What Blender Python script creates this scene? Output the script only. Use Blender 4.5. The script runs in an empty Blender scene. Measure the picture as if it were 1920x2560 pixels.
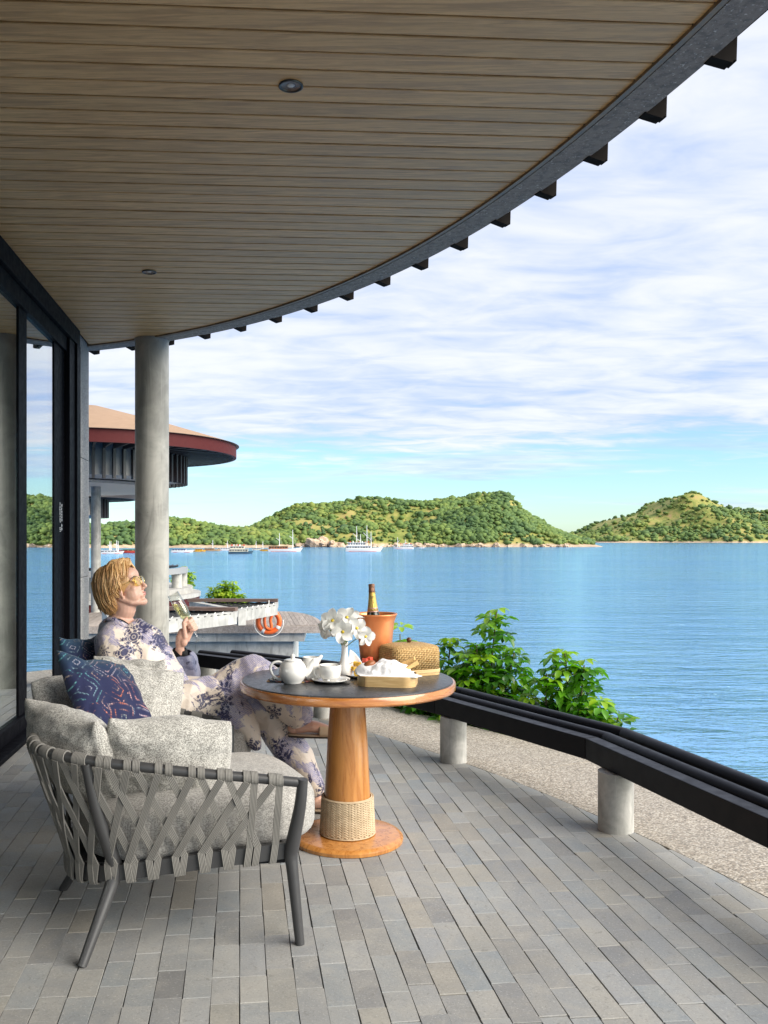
import bpy, bmesh, math, random
import numpy as np
from mathutils import Vector, Matrix, noise as mnoise
random.seed(7); np.random.seed(7)
R = math.radians
SC = bpy.context.scene
COL = SC.collection

# ------------------------------------------------------------------ camera, sky, sun, exposure
F, CX, HY, CAMZ = 2200.0, 830.0, 1348.0, 1.411
cam_d = bpy.data.cameras.new('camera'); cam = bpy.data.objects.new('camera', cam_d); COL.objects.link(cam)
cam.location = (0, 0, CAMZ); cam.rotation_euler = (R(90), 0, 0)
cam_d.sensor_fit = 'VERTICAL'; cam_d.sensor_height = 36.0; cam_d.sensor_width = 27.0
cam_d.lens = 36.0 * F / 2560.0
cam_d.shift_x = (960 - CX) / 2560.0; cam_d.shift_y = (HY - 1280) / 2560.0
cam_d.clip_start = 0.05; cam_d.clip_end = 20000
SC.camera = cam

SUN_EL, SUN_AZ = 34.0, 118.0        # azimuth of the sun clockwise from +Y: over the sea, right of and behind the camera
w = bpy.data.worlds.new('World'); SC.world = w; w.use_nodes = True
nt = w.node_tree; nt.nodes.clear()
def wn(t, **k):
    n = nt.nodes.new(t)
    for a, b in k.items(): setattr(n, a, b)
    return n
def wl(a, b): nt.links.new(a, b)
out = wn('ShaderNodeOutputWorld')
sky = wn('ShaderNodeTexSky', sky_type='NISHITA', sun_disc=False)
sky.sun_elevation = R(SUN_EL); sky.sun_rotation = R(SUN_AZ); sky.air_density = 1.0; sky.dust_density = 0.3; sky.ozone_density = 2.5
tint = wn('ShaderNodeMix', data_type='RGBA', blend_type='MULTIPLY'); tint.inputs[0].default_value = 1.0
wl(sky.outputs[0], tint.inputs[6]); tint.inputs[7].default_value = (0.80, 1.02, 1.12, 1)
bg1 = wn('ShaderNodeBackground'); bg1.inputs[1].default_value = 0.108; wl(tint.outputs[2], bg1.inputs[0])
tc = wn('ShaderNodeTexCoord'); sep = wn('ShaderNodeSeparateXYZ'); wl(tc.outputs['Generated'], sep.inputs[0])
def wm(op, a, b=None, c=None, clamp=False):
    n = wn('ShaderNodeMath', operation=op, use_clamp=clamp)
    for i, v in enumerate((a, b, c)):
        if v is None: continue
        if isinstance(v, (int, float)): n.inputs[i].default_value = v
        else: wl(v, n.inputs[i])
    return n.outputs[0]
zc = wm('MAXIMUM', sep.outputs[2], 0.0); den = wm('ADD', zc, 0.10)
px_ = wm('DIVIDE', sep.outputs[0], den); py_ = wm('DIVIDE', sep.outputs[1], den)
cmb = wn('ShaderNodeCombineXYZ'); wl(px_, cmb.inputs[0]); wl(py_, cmb.inputs[1])
def wnoise(sx, sy, rot, scale, detail, rough, dist=0.0, off=(0, 0, 0)):
    mp = wn('ShaderNodeMapping'); mp.inputs['Scale'].default_value = (sx, sy, 1); mp.inputs['Rotation'].default_value = (0, 0, R(rot)); mp.inputs['Location'].default_value = off
    wl(cmb.outputs[0], mp.inputs[0])
    n = wn('ShaderNodeTexNoise'); n.inputs['Scale'].default_value = scale; n.inputs['Detail'].default_value = detail
    n.inputs['Roughness'].default_value = rough; n.inputs['Distortion'].default_value = dist
    wl(mp.outputs[0], n.inputs[0]); return n.outputs[0]
def wramp(v, a, b):
    n = wn('ShaderNodeMapRange', interpolation_type='SMOOTHSTEP'); wl(v, n.inputs[0]); n.inputs[1].default_value = a; n.inputs[2].default_value = b
    return n.outputs[0]
n1 = wnoise(0.7, 1.0, 18, 1.2, 6, 0.55, 0.3)
n2 = wnoise(0.75, 1.35, 24, 4.4, 6, 0.55, 0.5, (3, 1, 0))
n3 = wnoise(0.35, 1.2, 5, 0.8, 5, 0.6, 0.5, (7.3, 2.2, 0))
cover = wm('ADD', wm('MULTIPLY', n1, 0.56), wm('MULTIPLY', n2, 0.44))
# the cloud sheet breaks up towards the horizon
low = wramp(sep.outputs[2], 0.015, 0.155)
thr = wm('ADD', cover, wm('MULTIPLY', wm('SUBTRACT', low, 0.42), 0.62))
streak = wm('MULTIPLY', wramp(n3, 0.47, 0.66), 0.75)
mask = wm('MAXIMUM', wramp(thr, 0.50, 0.80), wm('MULTIPLY', streak, wramp(sep.outputs[2], 0.0, 0.05)))
mask = wm('MULTIPLY', mask, 0.93, clamp=True)
crgb = wn('ShaderNodeMix', data_type='RGBA'); wl(wramp(cover, 0.33, 0.63), crgb.inputs[0])
crgb.inputs[6].default_value = (0.50, 0.62, 0.92, 1); crgb.inputs[7].default_value = (0.88, 0.90, 0.95, 1)
bg2 = wn('ShaderNodeBackground'); bg2.inputs[1].default_value = 0.70; wl(crgb.outputs[2], bg2.inputs[0])
mx = wn('ShaderNodeMixShader'); wl(mask, mx.inputs[0]); wl(bg1.outputs[0], mx.inputs[1]); wl(bg2.outputs[0], mx.inputs[2]); wl(mx.outputs[0], out.inputs[0])

sun_d = bpy.data.lights.new('sun', 'SUN'); sun = bpy.data.objects.new('sun', sun_d); COL.objects.link(sun)
sun_d.energy = 4.6; sun_d.angle = R(55); sun_d.color = (1.0, 0.935, 0.83)
sd = Vector((math.sin(R(SUN_AZ)) * math.cos(R(SUN_EL)), math.cos(R(SUN_AZ)) * math.cos(R(SUN_EL)), math.sin(R(SUN_EL))))
sun.rotation_euler = sd.to_track_quat('Z', 'Y').to_euler()
SC.render.engine = 'CYCLES'
SC.view_settings.view_transform = 'Standard'; SC.view_settings.look = 'None'; SC.view_settings.gamma = 1.0
SC.view_settings.use_curve_mapping = False; SC.view_settings.exposure = 0.70
SC.cycles.use_denoising = True; SC.cycles.max_bounces = 10; SC.cycles.diffuse_bounces = 5; SC.cycles.glossy_bounces = 5
SC.cycles.transparent_max_bounces = 16; SC.cycles.transmission_bounces = 8; SC.cycles.caustics_reflective = False; SC.cycles.caustics_refractive = False
SC.cycles.sample_clamp_indirect = 6.0

# ------------------------------------------------------------------ helpers
def at(x, y, Y):                      # a point of the place at depth Y metres, seen at photo pixel x, y
    return Vector(((x - CX) * Y / F, Y, CAMZ - (y - HY) * Y / F))

def tag(o, label=None, cat=None, group=None, kind=None):
    if label: o['label'] = label
    if cat: o['category'] = cat
    if group: o['group'] = group
    if kind: o['kind'] = kind
    return o
def empty(name, loc=(0, 0, 0), rz=0.0, label=None, cat=None, group=None, kind=None):
    o = bpy.data.objects.new(name, None); COL.objects.link(o); o.location = loc; o.rotation_euler = (0, 0, rz)
    o.empty_display_size = 0.1
    return tag(o, label, cat, group, kind)

class MB:
    def __init__(s): s.v = []; s.f = []; s.uv = None
    def add(s, vs, fs):
        b = len(s.v); s.v += [tuple(v) for v in vs]; s.f += [tuple(i + b for i in f) for f in fs]; return s
    def box(s, c, size, m=None, rz=0.0):
        x, y, z = size[0] / 2, size[1] / 2, size[2] / 2
        vs = [Vector(p) for p in ((-x, -y, -z), (x, -y, -z), (x, y, -z), (-x, y, -z), (-x, -y, z), (x, -y, z), (x, y, z), (-x, y, z))]
        if m is None: m = Matrix.Rotation(rz, 3, 'Z')
        vs = [m @ v + Vector(c) for v in vs]
        return s.add(vs, [(0, 3, 2, 1), (4, 5, 6, 7), (0, 1, 5, 4), (1, 2, 6, 5), (2, 3, 7, 6), (3, 0, 4, 7)])
    def prism(s, poly, z0, z1):
        n = len(poly); vs = [(p[0], p[1], z0) for p in poly] + [(p[0], p[1], z1) for p in poly]
        a = sum(poly[i][0] * poly[(i + 1) % n][1] - poly[(i + 1) % n][0] * poly[i][1] for i in range(n))
        fs = [tuple(range(n - 1, -1, -1)), tuple(range(n, 2 * n))] + [(i, (i + 1) % n, n + (i + 1) % n, n + i) for i in range(n)]
        if a < 0: fs = [tuple(reversed(f)) for f in fs]
        return s.add(vs, fs)
    def lathe(s, prof, c=(0, 0, 0), n=32, m=None, cap=True):
        b = []; c = Vector(c)
        for (r, z) in prof:
            for k in range(n):
                a = 2 * math.pi * k / n; p = Vector((r * math.cos(a), r * math.sin(a), z))
                b.append((m @ p if m is not None else p) + c)
        fs = [(i * n + k, i * n + (k + 1) % n, (i + 1) * n + (k + 1) % n, (i + 1) * n + k) for i in range(len(prof) - 1) for k in range(n)]
        if cap:
            fs.append(tuple(range(n - 1, -1, -1))); j = (len(prof) - 1) * n; fs.append(tuple(range(j, j + n)))
        return s.add(b, fs)
    def tube(s, path, r, n=10, flat=None, closed=False, cap=True, rounded=False):
        P = [Vector(p) for p in path]; k = len(P)
        rs = list(r) if hasattr(r, '__len__') else [r] * k
        if rounded:
            t0 = (P[0] - P[1]).normalized(); t1 = (P[-1] - P[-2]).normalized(); A = []; B = []; ra = []; rb = []
            for a in (80, 55, 28):
                A.append(P[0] + t0 * rs[0] * math.sin(R(a))); ra.append(rs[0] * math.cos(R(a)))
            for a in (28, 55, 80):
                B.append(P[-1] + t1 * rs[-1] * math.sin(R(a))); rb.append(rs[-1] * math.cos(R(a)))
            P = A + P + B; rs = ra + rs + rb; k = len(P)
        up = None; vs = []
        for i in range(k):
            if closed: t = P[(i + 1) % k] - P[i - 1]
            else: t = P[min(i + 1, k - 1)] - P[max(i - 1, 0)]
            t = t.normalized()
            if up is None:
                up = Vector((0, 0, 1)) if abs(t.z) < 0.9 else Vector((0, 1, 0))
            sd_ = t.cross(up)
            if sd_.length < 1e-5: sd_ = t.orthogonal()
            sd_.normalize(); up = sd_.cross(t).normalized()
            for q in range(n):
                a = 2 * math.pi * q / n
                o = sd_ * math.cos(a) * rs[i] + up * math.sin(a) * rs[i]
                if flat is not None: o = Vector((o.x * flat[0], o.y * flat[1], o.z * flat[2]))
                vs.append(P[i] + o)
        m_ = k if closed else k - 1
        fs = [(i * n + q, i * n + (q + 1) % n, ((i + 1) % k) * n + (q + 1) % n, ((i + 1) % k) * n + q) for i in range(m_) for q in range(n)]
        if not closed and cap: fs += [tuple(range(n - 1, -1, -1)), tuple(range((k - 1) * n, k * n))]
        return s.add(vs, fs)
    def ell(s, c, r, m=None, nu=16, nv=10):
        vs = []; c = Vector(c); r = (r, r, r) if not hasattr(r, '__len__') else r
        for j in range(1, nv):
            b = math.pi * j / nv
            for i in range(nu):
                a = 2 * math.pi * i / nu; p = Vector((r[0] * math.sin(b) * math.cos(a), r[1] * math.sin(b) * math.sin(a), r[2] * math.cos(b)))
                vs.append((m @ p if m is not None else p) + c)
        for z in (r[2], -r[2]):
            p = Vector((0, 0, z)); vs.append((m @ p if m is not None else p) + c)
        T, B = len(vs) - 2, len(vs) - 1
        fs = [((j) * nu + i, (j + 1) * nu + i, (j + 1) * nu + (i + 1) % nu, j * nu + (i + 1) % nu) for j in range(nv - 2) for i in range(nu)]
        fs += [(T, i, (i + 1) % nu) for i in range(nu)] + [(B, (nv - 2) * nu + (i + 1) % nu, (nv - 2) * nu + i) for i in range(nu)]
        return s.add(vs, fs)
    def mesh(s, name, smooth=False):
        me = bpy.data.meshes.new(name); me.from_pydata(s.v, [], s.f); me.update()
        if smooth: me.polygons.foreach_set('use_smooth', [True] * len(me.polygons))
        return me
    def build(s, name, m, parent=None, smooth=False, bevel=0.0, auto=None, kind=None, label=None, segs=2):
        me = s.mesh(name, smooth)
        if auto is not None:
            me.polygons.foreach_set('use_smooth', [True] * len(me.polygons))
            me.set_sharp_from_angle(angle=R(auto))
        o = bpy.data.objects.new(name, me); COL.objects.link(o); me.materials.append(m)
        if parent is not None: o.parent = parent
        if bevel:
            b = o.modifiers.new('bevel', 'BEVEL'); b.width = bevel; b.segments = segs; b.limit_method = 'ANGLE'; b.angle_limit = R(35)
        if kind: o['kind'] = kind
        if label: o['label'] = label
        return o

def np_mesh(name, v, f, m, parent=None, smooth=True, attr=None):
    """v (n,3), f (k,3|4) -> one mesh object, fast"""
    me = bpy.data.meshes.new(name); k = f.shape[1]
    me.vertices.add(len(v)); me.vertices.foreach_set('co', v.astype(np.float32).ravel())
    me.loops.add(f.size); me.loops.foreach_set('vertex_index', f.astype(np.int32).ravel())
    me.polygons.add(len(f)); me.polygons.foreach_set('loop_start', np.arange(0, f.size, k, dtype=np.int32))
    me.polygons.foreach_set('use_smooth', [smooth] * len(f)); me.update(calc_edges=True)
    if attr:
        for an, av in attr.items():
            a = me.attributes.new(an, 'FLOAT', 'POINT'); a.data.foreach_set('value', av.astype(np.float32))
    o = bpy.data.objects.new(name, me); COL.objects.link(o); me.materials.append(m)
    if parent is not None: o.parent = parent
    return o
def copy_tree(o, parent=None):
    c = o.copy(); COL.objects.link(c); c.parent = parent
    for ch in [x for x in o.children]: copy_tree(ch, c)
    return c
def crom(pts, n):                     # Catmull-Rom resampling
    P = [Vector(p) for p in pts]; P = [P[0] * 2 - P[1]] + P + [P[-1] * 2 - P[-2]]; out = []; k = len(P) - 3
    for i in range(n):
        t = i / (n - 1) * k; j = min(int(t), k - 1); t -= j
        a, b, c, d = P[j:j + 4]
        out.append(0.5 * ((2 * b) + (c - a) * t + (2 * a - 5 * b + 4 * c - d) * t * t + (3 * b - a - 3 * c + d) * t ** 3))
    return out
def lerp_list(vals, n):
    return list(np.interp(np.linspace(0, 1, n), np.linspace(0, 1, len(vals)), vals))

# ------------------------------------------------------------------ materials
class NT:
    def __init__(s, name):
        s.m = bpy.data.materials.new(name); s.m.use_nodes = True; s.t = s.m.node_tree; s.t.nodes.clear()
        s.o = s.t.nodes.new('ShaderNodeOutputMaterial')
    def n(s, typ, ins=None, out=0, **props):
        nd = s.t.nodes.new('ShaderNode' + typ)
        for a, b in props.items(): setattr(nd, a, b)
        for k, v in (ins or {}).items():
            if isinstance(v, bpy.types.NodeSocket): s.t.links.new(v, nd.inputs[k])
            else:
                if isinstance(v, tuple) and len(v) == 3 and nd.inputs[k].type == 'RGBA': v = v + (1,)
                nd.inputs[k].default_value = v
        return nd.outputs[out] if out is not None else nd
    def math(s, op, a, b=0.0, c=None, clamp=False):
        d = {0: a, 1: b}
        if c is not None: d[2] = c
        return s.n('Math', d, operation=op, use_clamp=clamp)
    def co(s, which='Object', scale=(1, 1, 1), rot=(0, 0, 0), loc=(0, 0, 0)):
        c = s.n('TexCoord', out=None).outputs[which]
        return s.n('Mapping', {0: c, 'Scale': scale, 'Rotation': rot, 'Location': loc})
    def noise(s, co, scale, detail=4, rough=0.55, dist=0.0, out=0):
        return s.n('TexNoise', {'Vector': co, 'Scale': scale, 'Detail': detail, 'Roughness': rough, 'Distortion': dist}, out=out)
    def ramp(s, v, a, b, lo=0.0, hi=1.0, smooth=True):
        return s.n('MapRange', {0: v, 1: a, 2: b, 3: lo, 4: hi}, interpolation_type='SMOOTHSTEP' if smooth else 'LINEAR')
    def mix(s, f, a, b, mode='MIX'):
        return s.n('Mix', {0: f, 6: a, 7: b}, out=2, data_type='RGBA', blend_type=mode)
    def cramp(s, v, stops):
        nd = s.n('ValToRGB', {0: v}, out=None); e = nd.color_ramp.elements
        while len(e) < len(stops): e.new(0.5)
        for i, (p, c) in enumerate(stops): e[i].position = p; e[i].color = tuple(c) + (1,)
        return nd.outputs[0]
    def bump(s, h, strength=0.3, dist=0.01):
        return s.n('Bump', {'Height': h, 'Strength': strength, 'Distance': dist})
    def pbr(s, color, rough=0.6, metal=0.0, normal=None, **kw):
        d = {'Base Color': color, 'Roughness': rough, 'Metallic': metal}
        if normal is not None: d['Normal'] = normal
        for k, v in kw.items(): d[k.replace('_', ' ')] = v
        b = s.n('BsdfPrincipled', d, out=None); s.t.links.new(b.outputs[0], s.o.inputs[0]); return s.m
    def surf(s, sh): s.t.links.new(sh, s.o.inputs[0]); return s.m

def plain(name, c, rough=0.5, metal=0.0, var=0.12, scale=8.0, bump=0.0, bscale=60.0, **kw):
    t = NT(name); co = t.co()
    n = t.noise(co, scale, 5); col = t.mix(n, tuple(x * (1 - var) for x in c), tuple(min(1, x * (1 + var)) for x in c))
    nm = t.bump(t.noise(co, bscale, 4), bump, 0.01) if bump else None
    rg = t.ramp(t.noise(co, scale * 2.3, 4), 0.3, 0.7, max(0.02, rough - 0.06), min(1, rough + 0.06))
    return t.pbr(col, rg, metal, nm, **kw)

def wood(name, c1, c2, rough=0.4, scale=(1, 12, 12), s=6.0, coat=0.0, rnd=0.15, co='Object', bump=0.15):
    t = NT(name); r = t.n('ObjectInfo', out=None).outputs['Random']
    p = t.co(co, scale); off = t.n('VectorMath', {0: p, 1: t.n('CombineXYZ', {0: t.math('MULTIPLY', r, 37.0), 1: t.math('MULTIPLY', r, 11.0)})}, operation='ADD')
    g = t.noise(off, s, 6, 0.6, 1.2); g2 = t.noise(off, s * 5, 4, 0.7)
    v = t.math('ADD', t.math('MULTIPLY', g, 0.75), t.math('MULTIPLY', g2, 0.25))
    col = t.mix(t.ramp(v, 0.32, 0.68), c1, c2)
    col = t.n('HueSaturation', {'Value': t.ramp(r, 0, 1, 1 - rnd, 1 + rnd, False), 'Color': col})
    return t.pbr(col, t.ramp(v, 0.3, 0.7, rough - 0.05, rough + 0.08), 0.0, t.bump(v, bump, 0.004), **({'Coat_Weight': coat, 'Coat_Roughness': 0.12} if coat else {}))

M = {}
def build_materials():
    # ceiling boards, grain along the board
    M['board'] = wood('ceiling_board', (0.49, 0.285, 0.11), (0.86, 0.58, 0.27), 0.5, (0.7, 10, 10), 3.2, rnd=0.09)
    M['trim'] = wood('edge_trim', (0.16, 0.11, 0.065), (0.30, 0.22, 0.14), 0.5, (3, 3, 3), 3.0)
    # dark speckled cast concrete of the roof edge
    t = NT('speckled_concrete'); co = t.co(); a = t.noise(co, 5, 5); v = t.noise(co, 70, 4, 0.7); v2 = t.noise(co, 24, 4, 0.7)
    col = t.mix(a, (0.28, 0.245, 0.205), (0.38, 0.335, 0.285)); col = t.mix(t.ramp(v2, 0.45, 0.62, 0, 0.55), col, (0.10, 0.10, 0.10))
    col = t.mix(t.ramp(v, 0.60, 0.68), col, (0.85, 0.82, 0.76))
    M['fascia'] = t.pbr(col, 0.8, 0, t.bump(v2, 0.5, 0.01))
    # grey granite
    def gran(name, lo, hi):
        t = NT(name); co = t.co(); a = t.n('TexVoronoi', {'Vector': co, 'Scale': 150.0}, out=1); b = t.noise(co, 90, 3, 0.7); c = t.noise(co, 2.2, 4)
        g = t.n('SeparateColor', {0: a}); col = t.mix(t.ramp(t.math('ADD', t.math('MULTIPLY', g, 0.5), t.math('MULTIPLY', b, 0.5)), 0.25, 0.75), lo, hi)
        col = t.mix(t.ramp(c, 0.3, 0.75, 0.0, 0.4), col, lo)
        return t.pbr(col, 0.75, 0, t.bump(b, 0.25, 0.004))
    M['granite'] = gran('grey_granite', (0.16, 0.155, 0.15), (0.55, 0.53, 0.50))
    # smooth cast concrete with stains and streaks
    def conc(name, lo, hi, streak=0.5, sc=1.0):
        t = NT(name); co = t.co(); a = t.noise(co, 2.6 * sc, 6, 0.62, 0.6); b = t.noise(t.co('Object', (7 * sc, 7 * sc, 0.7 * sc)), 1.5, 5, 0.65, 0.8); c = t.noise(co, 40 * sc, 4, 0.6)
        col = t.mix(t.ramp(a, 0.3, 0.72), lo, hi); col = t.mix(t.ramp(b, 0.54, 0.68, 0, streak), col, tuple(x * 0.62 for x in lo))
        col = t.mix(t.ramp(b, 0.44, 0.30, 0, 0.4), col, tuple(min(1, x * 1.25) for x in hi))
        pit = t.ramp(t.n('TexVoronoi', {'Vector': co, 'Scale': 9.0 * sc}), 0.05, 0.02); col = t.mix(t.math('MULTIPLY', pit, 0.7), col, (0.08, 0.075, 0.07))
        return t.pbr(col, 0.7, 0, t.bump(c, 0.12, 0.006))
    M['concrete'] = conc('column_concrete', (0.27, 0.265, 0.24), (0.50, 0.485, 0.44))
    M['concrete_post'] = conc('post_concrete', (0.34, 0.335, 0.31), (0.56, 0.545, 0.51), 0.35, 3.0)
    M['concrete_pale'] = conc('weathered_concrete', (0.30, 0.295, 0.27), (0.50, 0.49, 0.45), 0.6, 0.8)
    M['concrete_far'] = conc('grey_render', (0.30, 0.29, 0.27), (0.45, 0.44, 0.41), 0.2, 0.5)
    # stone pavers
    def paver(name, attr):
        t = NT(name)
        r = t.n('Attribute', {}, out=2, attribute_name='rnd') if attr else t.n('ObjectInfo', out=None).outputs['Random']
        g = t.n('NewGeometry', out=None).outputs['Position']
        off = t.n('VectorMath', {0: g, 1: t.n('CombineXYZ', {0: t.math('MULTIPLY', r, 91.0), 1: t.math('MULTIPLY', r, 57.0)})}, operation='ADD')
        base = t.cramp(r, [(0.0, (0.205, 0.212, 0.217)), (0.14, (0.295, 0.302, 0.300)), (0.28, (0.235, 0.258, 0.272)), (0.42, (0.315, 0.32, 0.317)), (0.55, (0.26, 0.262, 0.255)), (0.64, (0.295, 0.287, 0.258)), (0.72, (0.29, 0.30, 0.307)), (0.86, (0.195, 0.196, 0.196)), (0.94, (0.34, 0.338, 0.32)), (1.0, (0.25, 0.232, 0.20))])
        a = t.noise(off, 7, 6, 0.62, 0.8); b = t.noise(off, 125, 4, 0.75); c = t.noise(off, 26, 7, 0.78, 1.8); big = t.noise(g, 0.8, 4)
        col = t.mix(t.ramp(a, 0.35, 0.7, 0, 0.55), base, t.mix(0.5, base, (0.42, 0.39, 0.33))); col = t.mix(t.ramp(b, 0.43, 0.28, 0, 0.75), col, (0.12, 0.12, 0.117))
        col = t.mix(t.ramp(b, 0.56, 0.72, 0, 0.65), col, (0.56, 0.555, 0.53)); col = t.mix(t.ramp(c, 0.44, 0.30, 0, 0.4), col, (0.45, 0.44, 0.40)); col = t.mix(t.ramp(c, 0.54, 0.70, 0, 0.6), col, (0.16, 0.155, 0.14))
        col = t.n('HueSaturation', {'Value': t.ramp(big, 0.3, 0.7, 0.82, 1.06), 'Color': col})
        h = t.math('ADD', t.math('MULTIPLY', c, 0.7), t.math('MULTIPLY', b, 0.3))
        return t.pbr(col, t.ramp(a, 0.3, 0.7, 0.5, 0.72), 0, t.bump(h, 0.4, 0.004))
    M['paver'] = paver('stone_paver', False); M['paver_mass'] = paver('stone_paver_mass', True)
    M['grout'] = plain('grout', (0.24, 0.235, 0.22), 0.9, scale=12, var=0.35)
    # washed pebble aggregate
    t = NT('washed_aggregate'); co = t.co(); v = t.n('TexVoronoi', {'Vector': co, 'Scale': 115.0}, out=None); g = t.n('SeparateColor', {0: v.outputs[1]})
    col = t.cramp(g, [(0.0, (0.10, 0.085, 0.07)), (0.3, (0.28, 0.235, 0.185)), (0.6, (0.43, 0.38, 0.31)), (0.85, (0.62, 0.57, 0.49)), (1.0, (0.17, 0.155, 0.14))])
    col = t.mix(t.ramp(v.outputs[0], 0.45, 0.75), col, (0.26, 0.235, 0.20)); col = t.mix(t.ramp(t.noise(co, 1.5, 4), 0.35, 0.7, 0, 0.25), col, (0.3, 0.28, 0.25))
    M['aggregate'] = t.pbr(col, 0.8, 0, t.bump(v.outputs[0], -0.6, 0.006))
    M['dark_metal'] = plain('black_powder_coat', (0.006, 0.006, 0.009), 0.38, 0.0, 0.1, bump=0.03, bscale=300, Specular_IOR_Level=0.16)
    M['frame_metal'] = plain('black_window_frame', (0.004, 0.004, 0.006), 0.55, 0.0, 0.1, Specular_IOR_Level=0.04)
    M['rafter'] = plain('rafter_paint', (0.012, 0.010, 0.009), 0.8, var=0.25, Specular_IOR_Level=0.05)
    M['chair_metal'] = plain('charcoal_powder_coat', (0.045, 0.045, 0.047), 0.42, 0.0, 0.06, bump=0.05, bscale=500)
    # ribbed strap
    t = NT('woven_strap'); u = t.n('TexCoord', out=None).outputs['UV']; sx = t.n('SeparateXYZ', {0: u}, out=None)
    rib = t.math('SINE', t.math('MULTIPLY', sx.outputs[0], 6.2832 * 5)); wv = t.noise(t.n('Mapping', {0: u, 'Scale': (30, 260, 1)}), 1.0, 2)
    col = t.mix(t.ramp(rib, -1, 1), (0.135, 0.13, 0.118), (0.27, 0.26, 0.24)); col = t.mix(t.ramp(wv, 0.3, 0.7, 0, 0.35), col, (0.15, 0.145, 0.135))
    M['strap'] = t.pbr(col, 0.85, 0, t.bump(rib, 0.5, 0.0015))
    # nubbly pale grey woven upholstery
    def weave(name, dark, light, sc):
        t = NT(name); co = t.co(); vo = t.n('TexVoronoi', {'Vector': t.n('VectorMath', {0: co, 1: t.n('CombineXYZ', {0: 1.0, 1: 1.0, 2: 1.25})}, operation='MULTIPLY'), 'Scale': sc, 'Randomness': 0.55}, out=None)
        g = t.n('SeparateColor', {0: vo.outputs[1]}); k = t.noise(co, sc * 0.12, 3)
        f = t.math('ADD', t.math('MULTIPLY', g, 0.55), t.math('MULTIPLY', t.ramp(vo.outputs[0], 0.75, 0.15), 0.45))
        col = t.mix(t.ramp(f, 0.25, 0.72), dark, light); col = t.n('HueSaturation', {'Value': t.ramp(k, 0.3, 0.7, 0.9, 1.07), 'Color': col})
        big = t.noise(co, 7, 3, 0.5, 0.7)
        h = t.math('ADD', t.math('MULTIPLY', vo.outputs[0], -0.10), t.math('MULTIPLY', big, 0.9))
        return t.pbr(col, 0.95, 0, t.bump(h, 0.40, 0.025), Sheen_Weight=0.2)
    M['weave'] = weave('grey_basketweave', (0.24, 0.232, 0.212), (0.66, 0.645, 0.60), 300.0)
    M['weave_fine'] = weave('grey_plain_weave', (0.235, 0.225, 0.21), (0.47, 0.455, 0.425), 260.0)
    # embroidered navy pillow
    t = NT('ikat_embroidery'); u = t.n('TexCoord', out=None).outputs['UV']; sp = t.n('SeparateXYZ', {0: u}, out=None)
    def cell(k, off):
        x = t.math('ADD', t.math('MULTIPLY', sp.outputs[0], k), off); y = t.math('ADD', t.math('MULTIPLY', sp.outputs[1], k), off * 0.7)
        fx = t.math('ABSOLUTE', t.math('SUBTRACT', t.math('FRACT', x), 0.5)); fy = t.math('ABSOLUTE', t.math('SUBTRACT', t.math('FRACT', y), 0.5))
        idn = t.n('TexWhiteNoise', {0: t.n('CombineXYZ', {0: t.math('FLOOR', x), 1: t.math('FLOOR', y)})}, out=None)
        return fx, fy, idn.outputs[0], idn.outputs[1]
    fx, fy, rid, rc = cell(3.0, 0.13); d = t.math('ADD', fx, fy)
    ring = t.ramp(t.math('PINGPONG', t.math('MULTIPLY', d, 9.0), 1.0), 0.69, 0.80)
    st = t.ramp(t.math('SINE', t.math('MULTIPLY', sp.outputs[0], 260.0)), -0.5, 0.2); st2 = t.ramp(t.math('SINE', t.math('MULTIPLY', sp.outputs[1], 260.0)), -0.6, 0.1)
    hook = t.ramp(t.math('PINGPONG', t.math('MULTIPLY', t.math('MAXIMUM', fx, fy), 11.0), 1.0), 0.64, 0.75)
    sel = t.ramp(t.n('SeparateColor', {0: rc}, out=1), 0.45, 0.5); pat = t.math('ADD', t.math('MULTIPLY', ring, t.math('SUBTRACT', 1.0, sel)), t.math('MULTIPLY', hook, sel))
    pat = t.math('MULTIPLY', pat, t.math('MULTIPLY', t.ramp(st, 0, 1, 0.35, 1), t.ramp(st2, 0, 1, 0.35, 1)))
    pat = t.math('MULTIPLY', pat, t.ramp(t.noise(u, 7, 3), 0.44, 0.56))
    thr_c = t.cramp(t.math('FRACT', t.math('ADD', rid, t.math('MULTIPLY', d, 0.4))), [(0.0, (0.62, 0.12, 0.07)), (0.22, (0.62, 0.36, 0.36)), (0.42, (0.35, 0.36, 0.46)), (0.6, (0.08, 0.32, 0.36)), (0.8, (0.68, 0.17, 0.05)), (1.0, (0.48, 0.46, 0.50))])
    basec = t.mix(t.ramp(sp.outputs[1], 0.55, 1.0), (0.006, 0.010, 0.055), (0.009, 0.040, 0.085))
    M['ikat'] = t.pbr(t.mix(t.math('MULTIPLY', pat, 0.9), basec, thr_c), 0.85, 0, t.bump(pat, 0.5, 0.002), Sheen_Weight=0.1)
    # robe: cream silk with blue toile print
    def toile(name, cream, lav, navy, sc=1.0):
        t = NT(name); co = t.co('Object', (sc, sc, sc)); wob = t.noise(co, 9, 4, 0.6, out=1)
        cd = t.n('Mix', {0: 0.06, 4: co, 5: wob}, out=1, data_type='VECTOR')
        a = t.noise(cd, 5.2, 5, 0.62, 0.6); b = t.noise(t.n('Mapping', {0: cd, 'Location': (3.1, 7.7, 1.3)}), 7.4, 5, 0.65, 1.2); fine = t.noise(co, 85, 3, 0.6)
        h1 = t.math('SINE', t.math('ADD', t.math('MULTIPLY', t.n('VectorMath', {0: co, 1: (0.6, 0.1, 0.75)}, out=1, operation='DOT_PRODUCT'), 900.0), t.math('MULTIPLY', a, 40.0)))
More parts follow.
